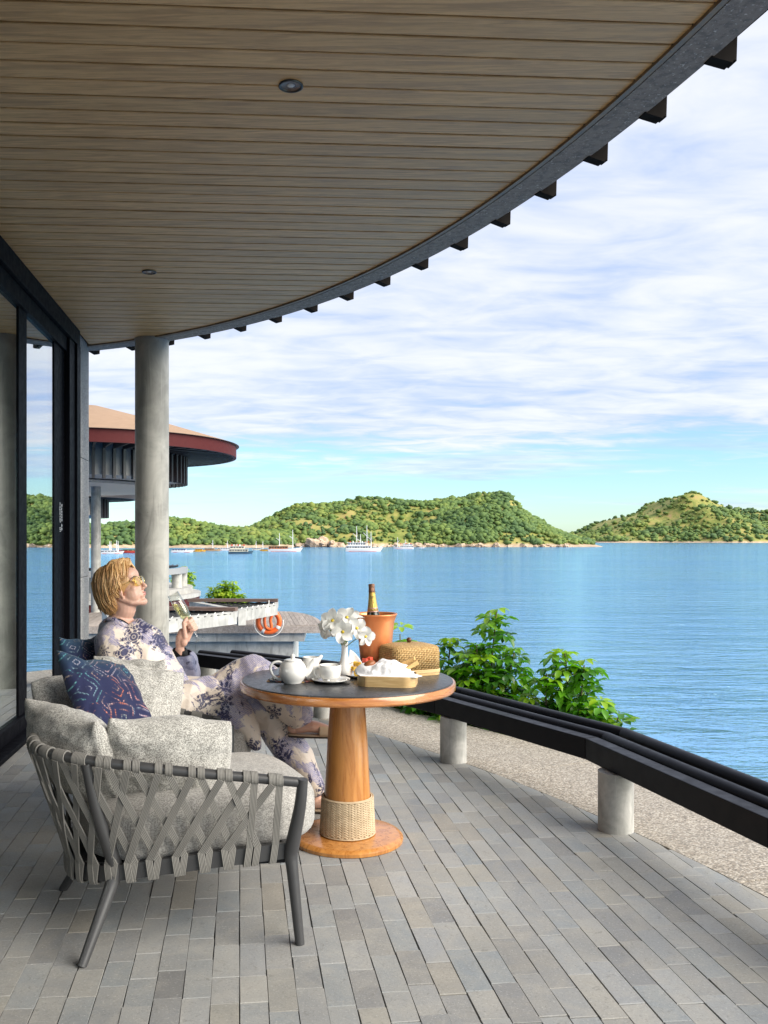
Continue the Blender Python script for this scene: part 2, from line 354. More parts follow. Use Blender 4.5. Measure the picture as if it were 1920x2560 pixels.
        lm = t.math('MULTIPLY', t.ramp(a, 0.485, 0.52), t.ramp(h1, -1.0, 0.5, 0.45, 1.0)); lm = t.math('MULTIPLY', lm, t.ramp(fine, 0.3, 0.55, 0.55, 1))
        col = t.mix(t.math('MULTIPLY', lm, 0.92), cream, lav)
        vo = t.n('TexVoronoi', {'Vector': t.n('Mapping', {0: co, 'Scale': (1, 0.25, 1)}), 'Scale': 8.5, 'Randomness': 0.9}, out=None)
        dl = t.n('VectorMath', {0: t.n('Mapping', {0: co, 'Scale': (8.5, 8.5 * 0.25, 8.5)}), 1: t.n('VectorMath', {0: vo.outputs[2], 1: (8.5, 8.5, 8.5)}, operation='MULTIPLY')}, operation='SUBTRACT')
        ds = t.n('SeparateXYZ', {0: dl}, out=None); ang = t.math('ARCTAN2', ds.outputs[2], ds.outputs[0]); rad = vo.outputs[0]
        rr = t.n('SeparateColor', {0: vo.outputs[1]}, out=None)
        petal = t.math('ABSOLUTE', t.math('SINE', t.math('ADD', t.math('MULTIPLY', ang, 3.5), t.math('MULTIPLY', fine, 5.0))))
        lim = t.math('MULTIPLY', t.math('ADD', 0.14, t.math('MULTIPLY', petal, 0.32)), t.ramp(rr.outputs[0], 0.36, 0.46))
        burst = t.math('MULTIPLY', t.ramp(t.math('SUBTRACT', lim, rad), -0.01, 0.03), t.ramp(t.math('SINE', t.math('MULTIPLY', rad, 60.0)), -0.9, -0.3, 0.5, 1.0))
        patch = t.math('MULTIPLY', t.ramp(b, 0.565, 0.595), t.ramp(t.noise(co, 60, 3, 0.7, 1.0), 0.38, 0.50))
        nv = t.math('MAXIMUM', burst, patch)
        col = t.mix(t.math('MULTIPLY', nv, 0.95), col, navy)
        crinkle = t.noise(co, 16, 4, 0.55, 0.8)
        return t.pbr(col, 0.45, 0, t.bump(crinkle, 0.35, 0.02), Sheen_Weight=0.15)
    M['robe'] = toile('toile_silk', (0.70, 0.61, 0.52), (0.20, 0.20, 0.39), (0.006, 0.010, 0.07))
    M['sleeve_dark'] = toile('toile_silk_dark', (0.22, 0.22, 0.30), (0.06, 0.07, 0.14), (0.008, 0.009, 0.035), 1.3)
    M['black_cloth'] = plain('black_lining', (0.008, 0.008, 0.010), 0.8)
    # skin
    t = NT('skin'); co = t.co(); n = t.noise(co, 22, 4); col = t.mix(n, (0.60, 0.355, 0.265), (0.70, 0.44, 0.34)); fine = t.noise(co, 260, 3)
    M['skin'] = t.pbr(col, 0.45, 0, t.bump(fine, 0.05, 0.002), Subsurface_Weight=0.12, Subsurface_Radius=(0.012, 0.005, 0.003))
    M['lips'] = plain('lips', (0.56, 0.20, 0.185), 0.35)
    t = NT('blond_hair'); at_ = t.n('Attribute', {}, out=2, attribute_name='rnd'); n = t.noise(t.co('Object', (1, 1, 1)), 60, 3)
    col = t.cramp(t.math('ADD', t.math('MULTIPLY', at_, 0.8), t.math('MULTIPLY', n, 0.2)), [(0.0, (0.26, 0.125, 0.045)), (0.35, (0.46, 0.25, 0.095)), (0.7, (0.62, 0.39, 0.17)), (1.0, (0.80, 0.58, 0.30))])
    M['hair'] = t.pbr(col, 0.38, 0, Anisotropic=0.4)
    M['gold'] = plain('gold_wire', (0.80, 0.58, 0.20), 0.25, 1.0)
    t = NT('yellow_lens'); M['lens'] = t.surf(t.n('MixShader', {0: t.ramp(t.math('POWER', t.n('LayerWeight', {0: 0.5}, out=1), 2.0), 0, 1, 0.10, 0.7, False), 1: t.n('MixShader', {0: 0.18, 1: t.n('BsdfTransparent', {0: (1.0, 0.86, 0.22)}), 2: t.n('BsdfDiffuse', {0: (0.75, 0.52, 0.03)})}), 2: t.n('BsdfGlossy', {0: (1, 1, 1), 1: 0.03})}))
    M['eye'] = plain('eye', (0.7, 0.68, 0.65), 0.2)
    # table
    M['teak'] = wood('lacquered_teak', (0.36, 0.135, 0.028), (0.60, 0.27, 0.07), 0.28, (14, 14, 1.2), 1.6, coat=0.6, rnd=0.05)
    M['teak_rim'] = wood('lacquered_teak_rim', (0.34, 0.115, 0.025), (0.56, 0.225, 0.055), 0.25, (2.2, 2.2, 16), 2.0, coat=0.6, rnd=0.14)
    M['table_top'] = plain('dark_stone_top', (0.030, 0.031, 0.034), 0.33, 0, 0.2, 20, 0.04, 200)
    t = NT('seagrass'); co = t.co(); r = t.noise(co, 30, 3); col = t.mix(r, (0.36, 0.27, 0.165), (0.66, 0.54, 0.37)); M['seagrass'] = t.pbr(col, 0.75, 0, t.bump(t.noise(co, 300, 3), 0.4, 0.002))
    M['china'] = plain('white_glaze', (0.78, 0.77, 0.74), 0.18, 0, 0.02, Coat_Weight=0.5)
    M['vase'] = plain('white_vase', (0.80, 0.79, 0.77), 0.22, 0, 0.02)
    M['copper'] = plain('brushed_copper', (0.82, 0.29, 0.11), 0.36, 0.6, 0.16, 9, 0.08, 260)
    M['bottle'] = plain('dark_bottle_glass', (0.010, 0.016, 0.008), 0.08, 0, 0.05)
    M['foil'] = plain('gold_foil', (0.52, 0.36, 0.10), 0.4, 0.75, 0.3, 60, 0.6, 130)
    M['foil_brown'] = plain('brown_foil', (0.20, 0.10, 0.06), 0.4, 0.5, 0.5, 60, 0.8, 90)
    M['foil_rose'] = plain('rose_foil', (0.62, 0.36, 0.28), 0.4, 0.5, 0.2)
    M['ink'] = plain('black_print', (0.02, 0.018, 0.015), 0.5)
    M['white_print'] = plain('white_print', (0.55, 0.57, 0.60), 0.5)
    M['petal'] = plain('white_petal', (0.83, 0.83, 0.80), 0.5, 0, 0.03, Subsurface_Weight=0.15, Subsurface_Radius=(0.01, 0.01, 0.008))
    M['pollen'] = plain('yellow_throat', (0.80, 0.58, 0.05), 0.6)
    M['stalk'] = plain('green_stalk', (0.16, 0.22, 0.06), 0.5)
    M['bamboo'] = wood('pale_bamboo', (0.50, 0.315, 0.125), (0.69, 0.49, 0.24), 0.4, (2, 2, 22), 2.2, rnd=0.05)
    def basket(name, lo, mid, hi):
        t = NT(name); u = t.n('TexCoord', out=None).outputs['UV']; sp = t.n('SeparateXYZ', {0: u}, out=None)
        x = t.math('MULTIPLY', sp.outputs[0], 110.0); y = t.math('MULTIPLY', sp.outputs[1], 110.0)
        ck = t.math('MODULO', t.math('ADD', t.math('FLOOR', x), t.math('FLOOR', y)), 2.0)
        hx = t.math('ABSOLUTE', t.math('SINE', t.math('MULTIPLY', x, 3.14159))); hy = t.math('ABSOLUTE', t.math('SINE', t.math('MULTIPLY', y, 3.14159)))
        h = t.math('ADD', t.math('MULTIPLY', hx, ck), t.math('MULTIPLY', hy, t.math('SUBTRACT', 1.0, ck)))
        r = t.n('TexWhiteNoise', {0: t.n('CombineXYZ', {0: t.math('FLOOR', x), 1: t.math('FLOOR', y)})})
        col = t.mix(t.ramp(h, 0.0, 0.75), lo, t.mix(r, mid, hi))
        return t.pbr(col, 0.55, 0, t.bump(h, 0.9, 0.003))
    M['basket'] = basket('woven_rattan', (0.16, 0.075, 0.02), (0.46, 0.27, 0.085), (0.66, 0.44, 0.18))
    M['knob'] = plain('dark_wood_knob', (0.10, 0.035, 0.016), 0.35)
    t = NT('petal2'); cpt = t.n('RGB', out=None); M['petal'] = t.surf(t.n('MixShader', {0: 0.35, 1: t.n('BsdfPrincipled', {'Base Color': (0.83, 0.83, 0.80), 'Roughness': 0.5}), 2: t.n('BsdfTranslucent', {0: (0.80, 0.80, 0.74)})}))
    t = NT('white_linen'); co = t.co(); M['linen'] = t.pbr(t.mix(t.noise(co, 9, 3), (0.80, 0.80, 0.82), (0.86, 0.86, 0.87)), 0.8, 0, t.bump(t.noise(co, 20, 4, 0.5, 0.6), 0.4, 0.015), Sheen_Weight=0.1)
    M['bread'] = plain('toasted_bread', (0.60, 0.38, 0.15), 0.8, 0, 0.25, 30, 0.4, 120); M['roll'] = plain('brown_bread_roll', (0.24, 0.075, 0.02), 0.4, 0, 0.4, 20)
    M['melon'] = plain('watermelon', (0.70, 0.085, 0.05), 0.3, 0, 0.2); M['mango'] = plain('mango', (0.80, 0.50, 0.05), 0.35, 0, 0.15)
    M['orange_food'] = plain('grilled_vegetable', (0.70, 0.19, 0.02), 0.35, 0, 0.35, 40); M['dark_food'] = plain('olive_food', (0.10, 0.07, 0.03), 0.5)
    M['steel'] = plain('steel', (0.72, 0.71, 0.68), 0.2, 1.0)
    t = NT('batik_mat'); co = t.co(); v = t.n('TexVoronoi', {'Vector': co, 'Scale': 48.0}, out=None); g = t.n('SeparateColor', {0: v.outputs[1]})
    M['mat'] = t.pbr(t.cramp(g, [(0.0, (0.02, 0.02, 0.025)), (0.45, (0.02, 0.03, 0.05)), (0.55, (0.40, 0.14, 0.05)), (0.75, (0.48, 0.33, 0.14)), (0.85, (0.05, 0.10, 0.14)), (1, (0.45, 0.10, 0.08))]), 0.8)
    t = NT('clear_glass'); M['glass'] = t.surf(t.n('MixShader', {0: t.ramp(t.math('POWER', t.n('LayerWeight', {0: 0.5}, out=1), 3.0), 0, 1, 0.05, 0.75, False), 1: t.n('BsdfTransparent', {0: (0.97, 0.98, 0.97)}), 2: t.n('BsdfGlossy', {1: 0.01})}))
    t = NT('sparkling_wine'); M['wine'] = t.surf(t.n('MixShader', {0: 0.14, 1: t.n('BsdfTransparent', {0: (0.95, 0.94, 0.72)}), 2: t.n('BsdfDiffuse', {0: (0.80, 0.78, 0.52)})}))
    t = NT('window_glass'); M['window'] = t.surf(t.n('MixShader', {0: t.ramp(t.math('POWER', t.n('LayerWeight', {0: 0.5}, out=1), 1.4), 0, 1, 0.08, 1.0, False), 1: t.n('BsdfTransparent', {0: (0.72, 0.78, 0.76)}), 2: t.n('BsdfGlossy', {0: (0.95, 0.98, 1.0), 1: 0.0})}))
    t = NT('sheer_curtain'); M['curtain'] = t.surf(t.n('MixShader', {0: 0.55, 1: t.n('BsdfTransparent'), 2: t.n('BsdfDiffuse', {0: (0.75, 0.75, 0.72)})}))
    M['room_floor'] = wood('room_floor', (0.20, 0.10, 0.04), (0.36, 0.2, 0.09), 0.3, (1, 8, 8), 3.0); M['room_wall'] = plain('room_wall', (0.32, 0.30, 0.27), 0.8); M['room_wood'] = wood('room_panel', (0.48, 0.20, 0.06), (0.62, 0.30, 0.10), 0.4, (8, 8, 1), 2.0)
    # downlight
    M['lamp_ring'] = plain('bronze_ring', (0.035, 0.03, 0.028), 0.35, 0.6); M['reflector'] = plain('lamp_reflector', (0.16, 0.10, 0.07), 0.3, 0.6, 0.05); M['led'] = plain('lamp_lens', (0.75, 0.73, 0.68), 0.3)
    # plants
    def leafm(name, a, b, c):
        t = NT(name); r = t.n('ObjectInfo', out=None).outputs['Random']; n = t.noise(t.co(), 30, 3)
        col = t.cramp(t.math('ADD', t.math('MULTIPLY', r, 0.75), t.math('MULTIPLY', n, 0.25)), [(0.05, a), (0.55, b), (0.95, c)])
        d = t.n('BsdfPrincipled', {'Base Color': col, 'Roughness': 0.33}); tr = t.n('BsdfTranslucent', {0: t.mix(1.0, col, (1.3, 1.5, 0.5), 'MULTIPLY')})
        return t.surf(t.n('MixShader', {0: 0.38, 1: d, 2: tr}))
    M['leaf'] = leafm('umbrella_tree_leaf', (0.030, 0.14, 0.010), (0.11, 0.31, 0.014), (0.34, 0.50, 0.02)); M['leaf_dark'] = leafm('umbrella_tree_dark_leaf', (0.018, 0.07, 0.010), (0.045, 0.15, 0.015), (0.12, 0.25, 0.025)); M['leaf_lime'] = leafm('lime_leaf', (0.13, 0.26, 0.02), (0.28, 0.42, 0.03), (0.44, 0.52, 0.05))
    M['bark'] = plain('bark', (0.12, 0.10, 0.06), 0.8)
    M['soil'] = plain('dark_soil', (0.05, 0.045, 0.035), 0.9, 0, 0.4)
    # far things
    t = NT('hill_trees'); r = t.n('Attribute', {}, out=2, attribute_name='rnd'); n = t.noise(t.n('NewGeometry', out=None).outputs['Position'], 0.6, 4, 0.7)
    col = t.cramp(t.math('ADD', t.math('MULTIPLY', r, 0.7), t.math('MULTIPLY', n, 0.3)), [(0.05, (0.028, 0.070, 0.028)), (0.35, (0.062, 0.118, 0.030)), (0.6, (0.115, 0.175, 0.032)), (0.8, (0.20, 0.23, 0.045)), (1.0, (0.30, 0.255, 0.08))])
    M['hill_tree'] = t.pbr(col, 0.8)
    t = NT('hill_ground'); g = t.n('NewGeometry', out=None).outputs['Position']; n = t.noise(g, 0.04, 6, 0.65, 0.8); n2 = t.noise(g, 0.2, 5, 0.75); z = t.n('SeparateXYZ', {0: g}, out=2)
    col = t.cramp(t.math('ADD', t.math('MULTIPLY', n, 0.6), t.math('MULTIPLY', n2, 0.4)), [(0.3, (0.075, 0.13, 0.025)), (0.45, (0.17, 0.20, 0.04)), (0.54, (0.29, 0.265, 0.07)), (0.63, (0.34, 0.24, 0.095)), (0.72, (0.42, 0.26, 0.16))])
    col = t.mix(t.ramp(t.math('ADD', z, t.math('MULTIPLY', n2, 3.0)), 1.2, -1.2), col, t.mix(t.ramp(n2, 0.35, 0.65), (0.55, 0.40, 0.27), (0.32, 0.24, 0.17)))
    M['hill'] = t.pbr(col, 0.9)
    t = NT('shore_rock'); n = t.noise(t.n('NewGeometry', out=None).outputs['Position'], 0.5, 6, 0.7); M['rock'] = t.pbr(t.mix(t.ramp(n, 0.3, 0.7), (0.33, 0.22, 0.14), (0.66, 0.52, 0.38)), 0.9, 0, t.bump(n, 0.8, 1.0))
    # sea
    t = NT('sea'); g = t.n('NewGeometry', out=None).outputs['Position']
    a = t.noise(t.n('Mapping', {0: g, 'Scale': (0.35, 1.0, 1)}), 0.9, 5, 0.6, 0.6); b = t.noise(t.n('Mapping', {0: g, 'Scale': (0.28, 1.0, 1), 'Rotation': (0, 0, 0.2)}), 0.16, 4, 0.6, 0.4); c = t.noise(t.n('Mapping', {0: g, 'Scale': (0.5, 1.0, 1), 'Rotation': (0, 0, -0.3)}), 3.4, 3, 0.6)
    pat = t.noise(t.n('Mapping', {0: g, 'Scale': (0.25, 1.0, 1)}), 0.03, 4, 0.6)
    h = t.math('ADD', t.math('ADD', t.math('MULTIPLY', a, 0.42), t.math('MULTIPLY', b, 0.8)), t.math('MULTIPLY', c, 0.13))
    nm = t.n('Bump', {'Height': h, 'Strength': t.ramp(pat, 0.35, 0.65, 0.55, 1.0), 'Distance': 1.0})
    col = t.mix(pat, (0.003, 0.15, 0.52), (0.006, 0.19, 0.60))
    fr = t.n('Fresnel', {0: 1.33, 1: nm}); gl_ = t.n('BsdfGlossy', {0: (0.64, 0.93, 1.0), 1: 0.09, 'Normal': nm})
    M['sea'] = t.surf(t.n('MixShader', {0: t.ramp(fr, 0, 1, 0.62, 1.0, False), 1: t.n('BsdfDiffuse', {0: col}), 2: gl_}))
    M['red_fascia'] = plain('red_fascia', (0.075, 0.015, 0.015), 0.6, 0, 0.15, Specular_IOR_Level=0.12); M['fin'] = plain('dark_brown_fin', (0.022, 0.014, 0.014), 0.5); M['soffit'] = plain('pale_soffit', (0.66, 0.60, 0.50), 0.7)
    t = NT('shingle_roof'); u = t.n('TexCoord', out=None).outputs['Object']; z = t.n('SeparateXYZ', {0: u}, out=2); ln = t.math('SINE', t.math('MULTIPLY', z, 110.0))
    M['shingle'] = t.pbr(t.mix(t.ramp(ln, -1, 0.2), (0.17, 0.105, 0.065), t.mix(t.noise(u, 3, 5, 0.7), (0.36, 0.23, 0.14), (0.50, 0.34, 0.22))), 0.8, 0, t.bump(ln, 0.5, 0.05))
    M['deck'] = wood('weathered_deck', (0.20, 0.165, 0.14), (0.38, 0.33, 0.285), 0.7, (10, 1, 10), 1.2, rnd=0.2); M['brown_timber'] = wood('brown_timber', (0.09, 0.055, 0.042), (0.17, 0.11, 0.085), 0.6, (1, 8, 8), 2.0)
    M['net'] = plain('rope_net', (0.03, 0.03, 0.03), 0.8); M['ring_orange'] = plain('lifebuoy_orange', (0.80, 0.13, 0.015), 0.45); M['white_rope'] = plain('white_rope', (0.72, 0.71, 0.66), 0.7)
    for nme, c in dict(white=(0.78, 0.78, 0.76), cream=(0.70, 0.66, 0.52), navy=(0.03, 0.07, 0.11), varnish=(0.40, 0.13, 0.03), yellow=(0.75, 0.38, 0.02), red=(0.55, 0.05, 0.03), blue=(0.03, 0.16, 0.45), dark=(0.03, 0.03, 0.035), tan=(0.45, 0.30, 0.16), grey=(0.3, 0.3, 0.3), green=(0.06, 0.25, 0.18)).items():
        M['boat_' + nme] = plain('boat_' + nme, c, 0.45, 0, 0.12, 0.8)
build_materials()
# ------------------------------------------------------------------ setting: sea, hills
SEA_Z = -3.5
mb = MB(); mb.add([(-9000, -300, SEA_Z), (9000, -300, SEA_Z), (9000, 14000, SEA_Z), (-9000, 14000, SEA_Z)], [(0, 1, 2, 3)])
tag(mb.build('water', M['sea']), 'blue rippled sea of the bay', kind='structure')

def ico_template():
    bm = bmesh.new(); bmesh.ops.create_icosphere(bm, subdivisions=1, radius=1.0)
    bm.verts.ensure_lookup_table(); v = np.array([x.co[:] for x in bm.verts]); f = np.array([[q.index for q in p.verts] for p in bm.faces]); bm.free(); return v, f
ICO = ico_template()
_g = (1 + 5 ** .5) / 2
ICO0 = (np.array([(-1, _g, 0), (1, _g, 0), (-1, -_g, 0), (1, -_g, 0), (0, -1, _g), (0, 1, _g), (0, -1, -_g), (0, 1, -_g), (_g, 0, -1), (_g, 0, 1), (-_g, 0, -1), (-_g, 0, 1)]) / math.hypot(1, _g), np.array([(0, 11, 5), (0, 5, 1), (0, 1, 7), (0, 7, 10), (0, 10, 11), (1, 5, 9), (5, 11, 4), (11, 10, 2), (10, 7, 6), (7, 1, 8), (3, 9, 4), (3, 4, 2), (3, 2, 6), (3, 6, 8), (3, 8, 9), (4, 9, 5), (2, 4, 11), (6, 2, 10), (8, 6, 7), (9, 8, 1)]))
def vnoise(x, y, s, seed):
    rs = np.random.RandomState(seed); g = rs.rand(64, 64); x = np.abs(x / s + 17.3 * seed) % 63; y = np.abs(y / s + 9.1 * seed) % 63
    i = x.astype(int); j = y.astype(int); u = x - i; v = y - j; u = u * u * (3 - 2 * u); v = v * v * (3 - 2 * v); i2 = (i + 1) % 64; j2 = (j + 1) % 64
    return (g[i, j] * (1 - u) + g[i2, j] * u) * (1 - v) + (g[i, j2] * (1 - u) + g[i2, j2] * u) * v
def island(label, sky, Y0, front, back, nx, ny, seed, ntree, size, bare):
    """sky: the crest as (pixel x, pixel y) pairs at depth Y0; the slope runs down to the shore 'front' metres nearer and 'back' metres behind"""
    px = np.array([p[0] for p in sky]); py = np.array([p[1] for p in sky])
    X = (px - CX) * Y0 / F; Z = CAMZ - (py - HY) * Y0 / F
    xs = np.linspace(X[0], X[-1], nx); crest = np.interp(xs, X, Z)
    k = np.ones(3) / 3; crest = np.convolve(np.pad(crest, 1, 'edge'), k, 'valid')
    t = np.linspace(0, 1, ny)
    def height(x, tt):
        c = np.interp(x, xs, crest); b = SEA_Z - 2.0
        yy = np.where(tt < .72, tt / .72, (1 - tt) / .28)
        s = np.sin(np.clip(yy, 0, 1) * np.pi / 2) ** 0.82
        r = vnoise(x, tt * (front + back), size * 9, seed) - .5; r2 = vnoise(x, tt * (front + back), size * 3.2, seed + 1) - .5
        h = b + (c - b) * s; amp = np.clip((c - b) * .30, 0, 60) * np.sin(np.clip(yy, 0, 1) * np.pi)
        return h + amp * (r * 1.1 + r2 * .5)
    shore = lambda x: (vnoise(x, x * 0, size * 12, seed + 3) - .5) * front * .35
    Xg, Tg = np.meshgrid(xs, t); H = height(Xg, Tg)
    Yof = lambda x, tt: Y0 + np.where(tt < .72, -(1 - tt / .72) * (front + shore(x)), (tt - .72) / .28 * back)
    V = np.stack([Xg, Yof(Xg, Tg), H], -1).reshape(-1, 3)
    idx = np.arange(nx * ny).reshape(ny, nx); Fq = np.stack([idx[:-1, :-1], idx[:-1, 1:], idx[1:, 1:], idx[1:, :-1]], -1).reshape(-1, 4)
    o = np_mesh('hill', V, Fq, M['hill']); tag(o, label, kind='structure')
    rs = np.random.RandomState(seed + 5); n = ntree * 3
    x = rs.uniform(xs[0], xs[-1], n); tt = rs.beta(1.05, 1.0, n) * .86; h = height(x, tt); yv = Yof(x, tt)
    cov = vnoise(x, yv, size * 9, seed + 7) * .40 + vnoise(x, yv, size * 4.0, seed + 8) * .35 + vnoise(x, yv, size * 1.7, seed + 9) * .25 + .30 * (rs.rand(n) < .13)
    keep = (h > SEA_Z + 1.6) & (cov > bare + .10 * np.clip((tt - .45), 0, .3)); x, tt, h, yv, cov = [a[keep][:ntree] for a in (x, tt, h, yv, cov)]
    n = len(x); s = size * (.32 + .95 * rs.rand(n) ** 1.8) * (0.75 + .5 * rs.rand(n)); v, f = ICO0
    jit = 1 + .95 * (rs.rand(n, len(v)) - .5)
    P = v[None] * jit[..., None] * np.stack([s, s, s * rs.uniform(.55, .95, n)], -1)[:, None, :] * .5
    P = P + np.stack([x, yv, h + s * .22], -1)[:, None, :]
    Fa = (f[None] + (np.arange(n) * len(v))[:, None, None]).reshape(-1, 3)
    g = np.clip(.15 + .6 * vnoise(x, yv, size * 5, seed + 11) + .35 * (rs.rand(n) - .4), 0, 1)
    w_ = np_mesh('woodland', P.reshape(-1, 3), Fa, M['hill_tree'], attr={'rnd': np.repeat(g, len(v))}, smooth=True)
    tag(w_, label.replace('hill', 'woodland on the hill'), kind='stuff')
D = 1.15735
mid = [(x * D, y * D) for x, y in ((500, 1150), (545, 1146), (580, 1128), (610, 1112), (650, 1098), (690, 1092), (740, 1085), (790, 1081), (830, 1083), (880, 1087), (930, 1086), (965, 1081), (1000, 1080), (1020, 1072), (1038, 1067), (1060, 1070), (1080, 1079), (1095, 1093), (1112, 1107), (1135, 1121), (1155, 1133), (1180, 1148), (1205, 1160), (1226, 1170))]
island('wooded hill with bare tan patches across the bay', mid, 660, 110, 120, 260, 60, 3, 17000, 3.6, .515)
left = [(x * D, y * D) for x, y in ((-420, 1120), (-250, 1105), (-60, 1112), (60, 1120), (150, 1132), (215, 1139), (260, 1133), (300, 1132), (340, 1127), (372, 1126), (400, 1127), (430, 1132), (470, 1142), (505, 1146), (560, 1150), (610, 1156), (640, 1168))]
island('low green hill behind the moored boats', left, 560, 60, 60, 200, 36, 5, 11000, 3.6, .38)
right = [(x * D, y * D) for x, y in ((1222, 1169), (1240, 1162), (1275, 1150), (1310, 1135), (1345, 1122), (1375, 1116), (1405, 1106), (1422, 1092), (1440, 1080), (1462, 1076), (1490, 1081), (1515, 1093), (1540, 1103), (1565, 1106), (1600, 1110), (1635, 1117), (1665, 1128), (1720, 1118), (1790, 1095), (1870, 1070), (1960, 1052), (2080, 1040), (2230, 1050), (2400, 1035), (2600, 1060), (2800, 1050), (3100, 1090), (3500, 1140))]
island('distant hill with a grassy rounded top', right, 1450, 240, 260, 330, 56, 9, 15000, 7.2, .515)
# pale rocks along the foot of the middle hill
rs = random.Random(4); bmv = MB()
for k in range(150):
    u = rs.random(); px = (640 + 590 * u) * D; Y = 548 + rs.uniform(-6, 20)
    if 0.12 < vnoise(np.array([px]), np.array([0.0]), 60, 2)[0] < .42 and rs.random() < .7: continue
    p = at(px, HY, Y); s = rs.uniform(1.0, 4.2)
    m = Matrix.Rotation(rs.uniform(0, 3), 3, 'Z'); n0 = len(bmv.v)
    bmv.ell((p.x, p.y, SEA_Z + s * .1), (s, s * .7, s * rs.uniform(.4, .8)), m, 7, 5)
    for i in range(n0, len(bmv.v)):
        q = Vector(bmv.v[i]); bmv.v[i] = tuple(q + Vector((rs.uniform(-.2, .2), rs.uniform(-.2, .2), rs.uniform(-.2, .2))) * s)
p = at(660 * D, HY, 545)
for k in range(26):
    q = at((640 + 80 * rs.random()) * D, HY, 560); s = rs.uniform(2, 5); n0 = len(bmv.v)
    bmv.ell((q.x, q.y - 12 + rs.uniform(-5, 8), SEA_Z + rs.uniform(.2, 3)), (s, s * .8, s * .7), None, 7, 5)
    for i in range(n0, len(bmv.v)):
        w0 = Vector(bmv.v[i]); bmv.v[i] = tuple(w0 + Vector((rs.uniform(-.2, .2), rs.uniform(-.2, .2), rs.uniform(-.2, .2))) * s)
tag(bmv.build('shore_rocks', M['rock']), 'pale tan rocks along the foot of the far hill', kind='stuff')

# ------------------------------------------------------------------ boats
def hull_mb(L, B, D_, sheer=0.25, n=11):
    mb = MB(); prof = []
    for i in range(n):
        u = i / (n - 1); wv = B / 2 * (1 - abs(2 * u - 1.0) ** 3.2 * (1.0 if u > .5 else .35)); wv = max(wv, .05)
        zt = D_ * (1 + sheer * (max(0, u - .45) / .55) ** 2 * 2 + .12 * (max(0, .3 - u) / .3) ** 2)
        x = (u - .5) * L; rake = .10 * L * max(0, u - .7) / .3
        prof.append([(x, 0, -.5), (x, wv * .72, -.4), (x + rake * .4, wv * .95, D_ * .4), (x + rake, wv, zt), (x + rake, wv - .12, zt), (x + rake * .9, wv - .15, zt - .3)])
    for pr in prof: mb.v += pr + [(a, -b, c) for a, b, c in pr[1:]]
    k = 11
    for i in range(n - 1):
        a, b = i * k, (i + 1) * k
        for j in range(5): mb.f.append((a + j, b + j, b + j + 1, a + j + 1))
        seq = [0, 6, 7, 8, 9, 10]
        for j in range(5): mb.f.append((a + seq[j + 1], b + seq[j + 1], b + seq[j], a + seq[j]))
        mb.f.append((a + 5, b + 5, b + 10, a + 10))
    mb.f.append((3, 2, 1, 0, 6, 7, 8)); e = (n - 1) * k; mb.f.append((e, e + 1, e + 2, e + 3, e + 8, e + 7, e + 6))
    return mb
def boat(x0, x1, ybase, hull, cab, roofc, label, decks=1, masts=(), bow=1, wins=6, cover=(.12, .8), mast_h=1.0, sprit=False, dh=1.0, hullh=.085):
    Y = (CAMZ - SEA_Z) * F / (ybase - HY); L = (x1 - x0) * Y / F * (.94 if sprit else 1.0); p = at((x0 + x1) / 2, HY, Y)
    e = empty('boat', (p.x, Y, SEA_Z), 0 if bow > 0 else math.pi, label, 'boat', 'boats moored in the bay')
    B = L * .2; Dp = L * hullh; hull_mb(L, B, Dp).build('hull', M['boat_' + hull], e, auto=40)
    MB().box((0, 0, .02), (L * .8, B * .86, .18)).build('waterline_stripe', M['boat_red' if hull == 'white' else 'boat_dark'], e)
    z = Dp * .9; h = L * .075 * dh; a, b = cover
    for d in range(decks):
        xa = (a - .5 + .05 * d) * L; xb = (b - .5 - .16 * d) * L; wv = B * (.78 - .06 * d)
        c_ = MB().box(((xa + xb) / 2, 0, z + h / 2), (xb - xa, wv, h)).build('cabin', M['boat_' + cab], e)
        MB().box(((xa + xb) / 2 - .01 * L, 0, z + h + .06), (xb - xa + .05 * L, wv + .5, .14)).build('cabin_roof', M['boat_' + roofc], e)
        n = max(2, wins - 2 * d)
        for i in range(n):
            xx = xa + (xb - xa) * (i + .5) / n; ww = (xb - xa) / n * (.55 if i % 3 else .8)
            for s in (1, -1): MB().box((xx, s * (wv / 2 + .004), z + h * .58), (ww, .05, h * .42)).build('window', M['boat_dark'], c_)
        z += h + .13
    for i in range(7):
        if decks > 1: MB().box(((a - .5 + .03 + .11 * i) * L * .8, (i % 2 - .5) * B * .3, z + .25), (.5, .4, .5)).build('deck_gear', M['boat_' + ('red', 'white', 'tan')[i % 3]], e)
    for (u, hh) in masts:
        x = (u - .5) * L; H = L * hh * mast_h * 1.32; r = .11 + L * .003
        m_ = MB().tube([(x, 0, Dp * .8), (x - .02 * L * .3, 0, Dp + H)], [r * 1.3, r * .6], 6).build('mast', M['boat_white'], e)
        MB().tube([(x, 0, Dp + H * .52), (x - L * .11, 0, Dp + H * .68)], [r * .8, r * .5], 5).build('gaff', M['boat_white'], m_)
        MB().tube([(x + L * .12, 0, Dp), (x, 0, Dp + H * .8)], .035, 4).build('stay', M['boat_grey'], m_)
    if sprit: MB().tube([(L * .5, 0, Dp * 1.5), (L * .63, 0, Dp * 2.3)], [.16, .08], 6).build('bowsprit', M['boat_' + hull], e)
    return e
boat(861, 952, 1379, 'white', 'white', 'white', 'large white four masted schooner with two cabin decks', 2, ((.33, .50), (.44, .32), (.63, .52), (.75, .38)), 1, 9, (.02, .74), 1, True, 1.15)
boat(985, 1036, 1372.5, 'white', 'white', 'white', 'white two deck boat just right of the large schooner', 2, ((.45, .32), (.85, .40)), -1, 8, (.03, .72), 1, True)
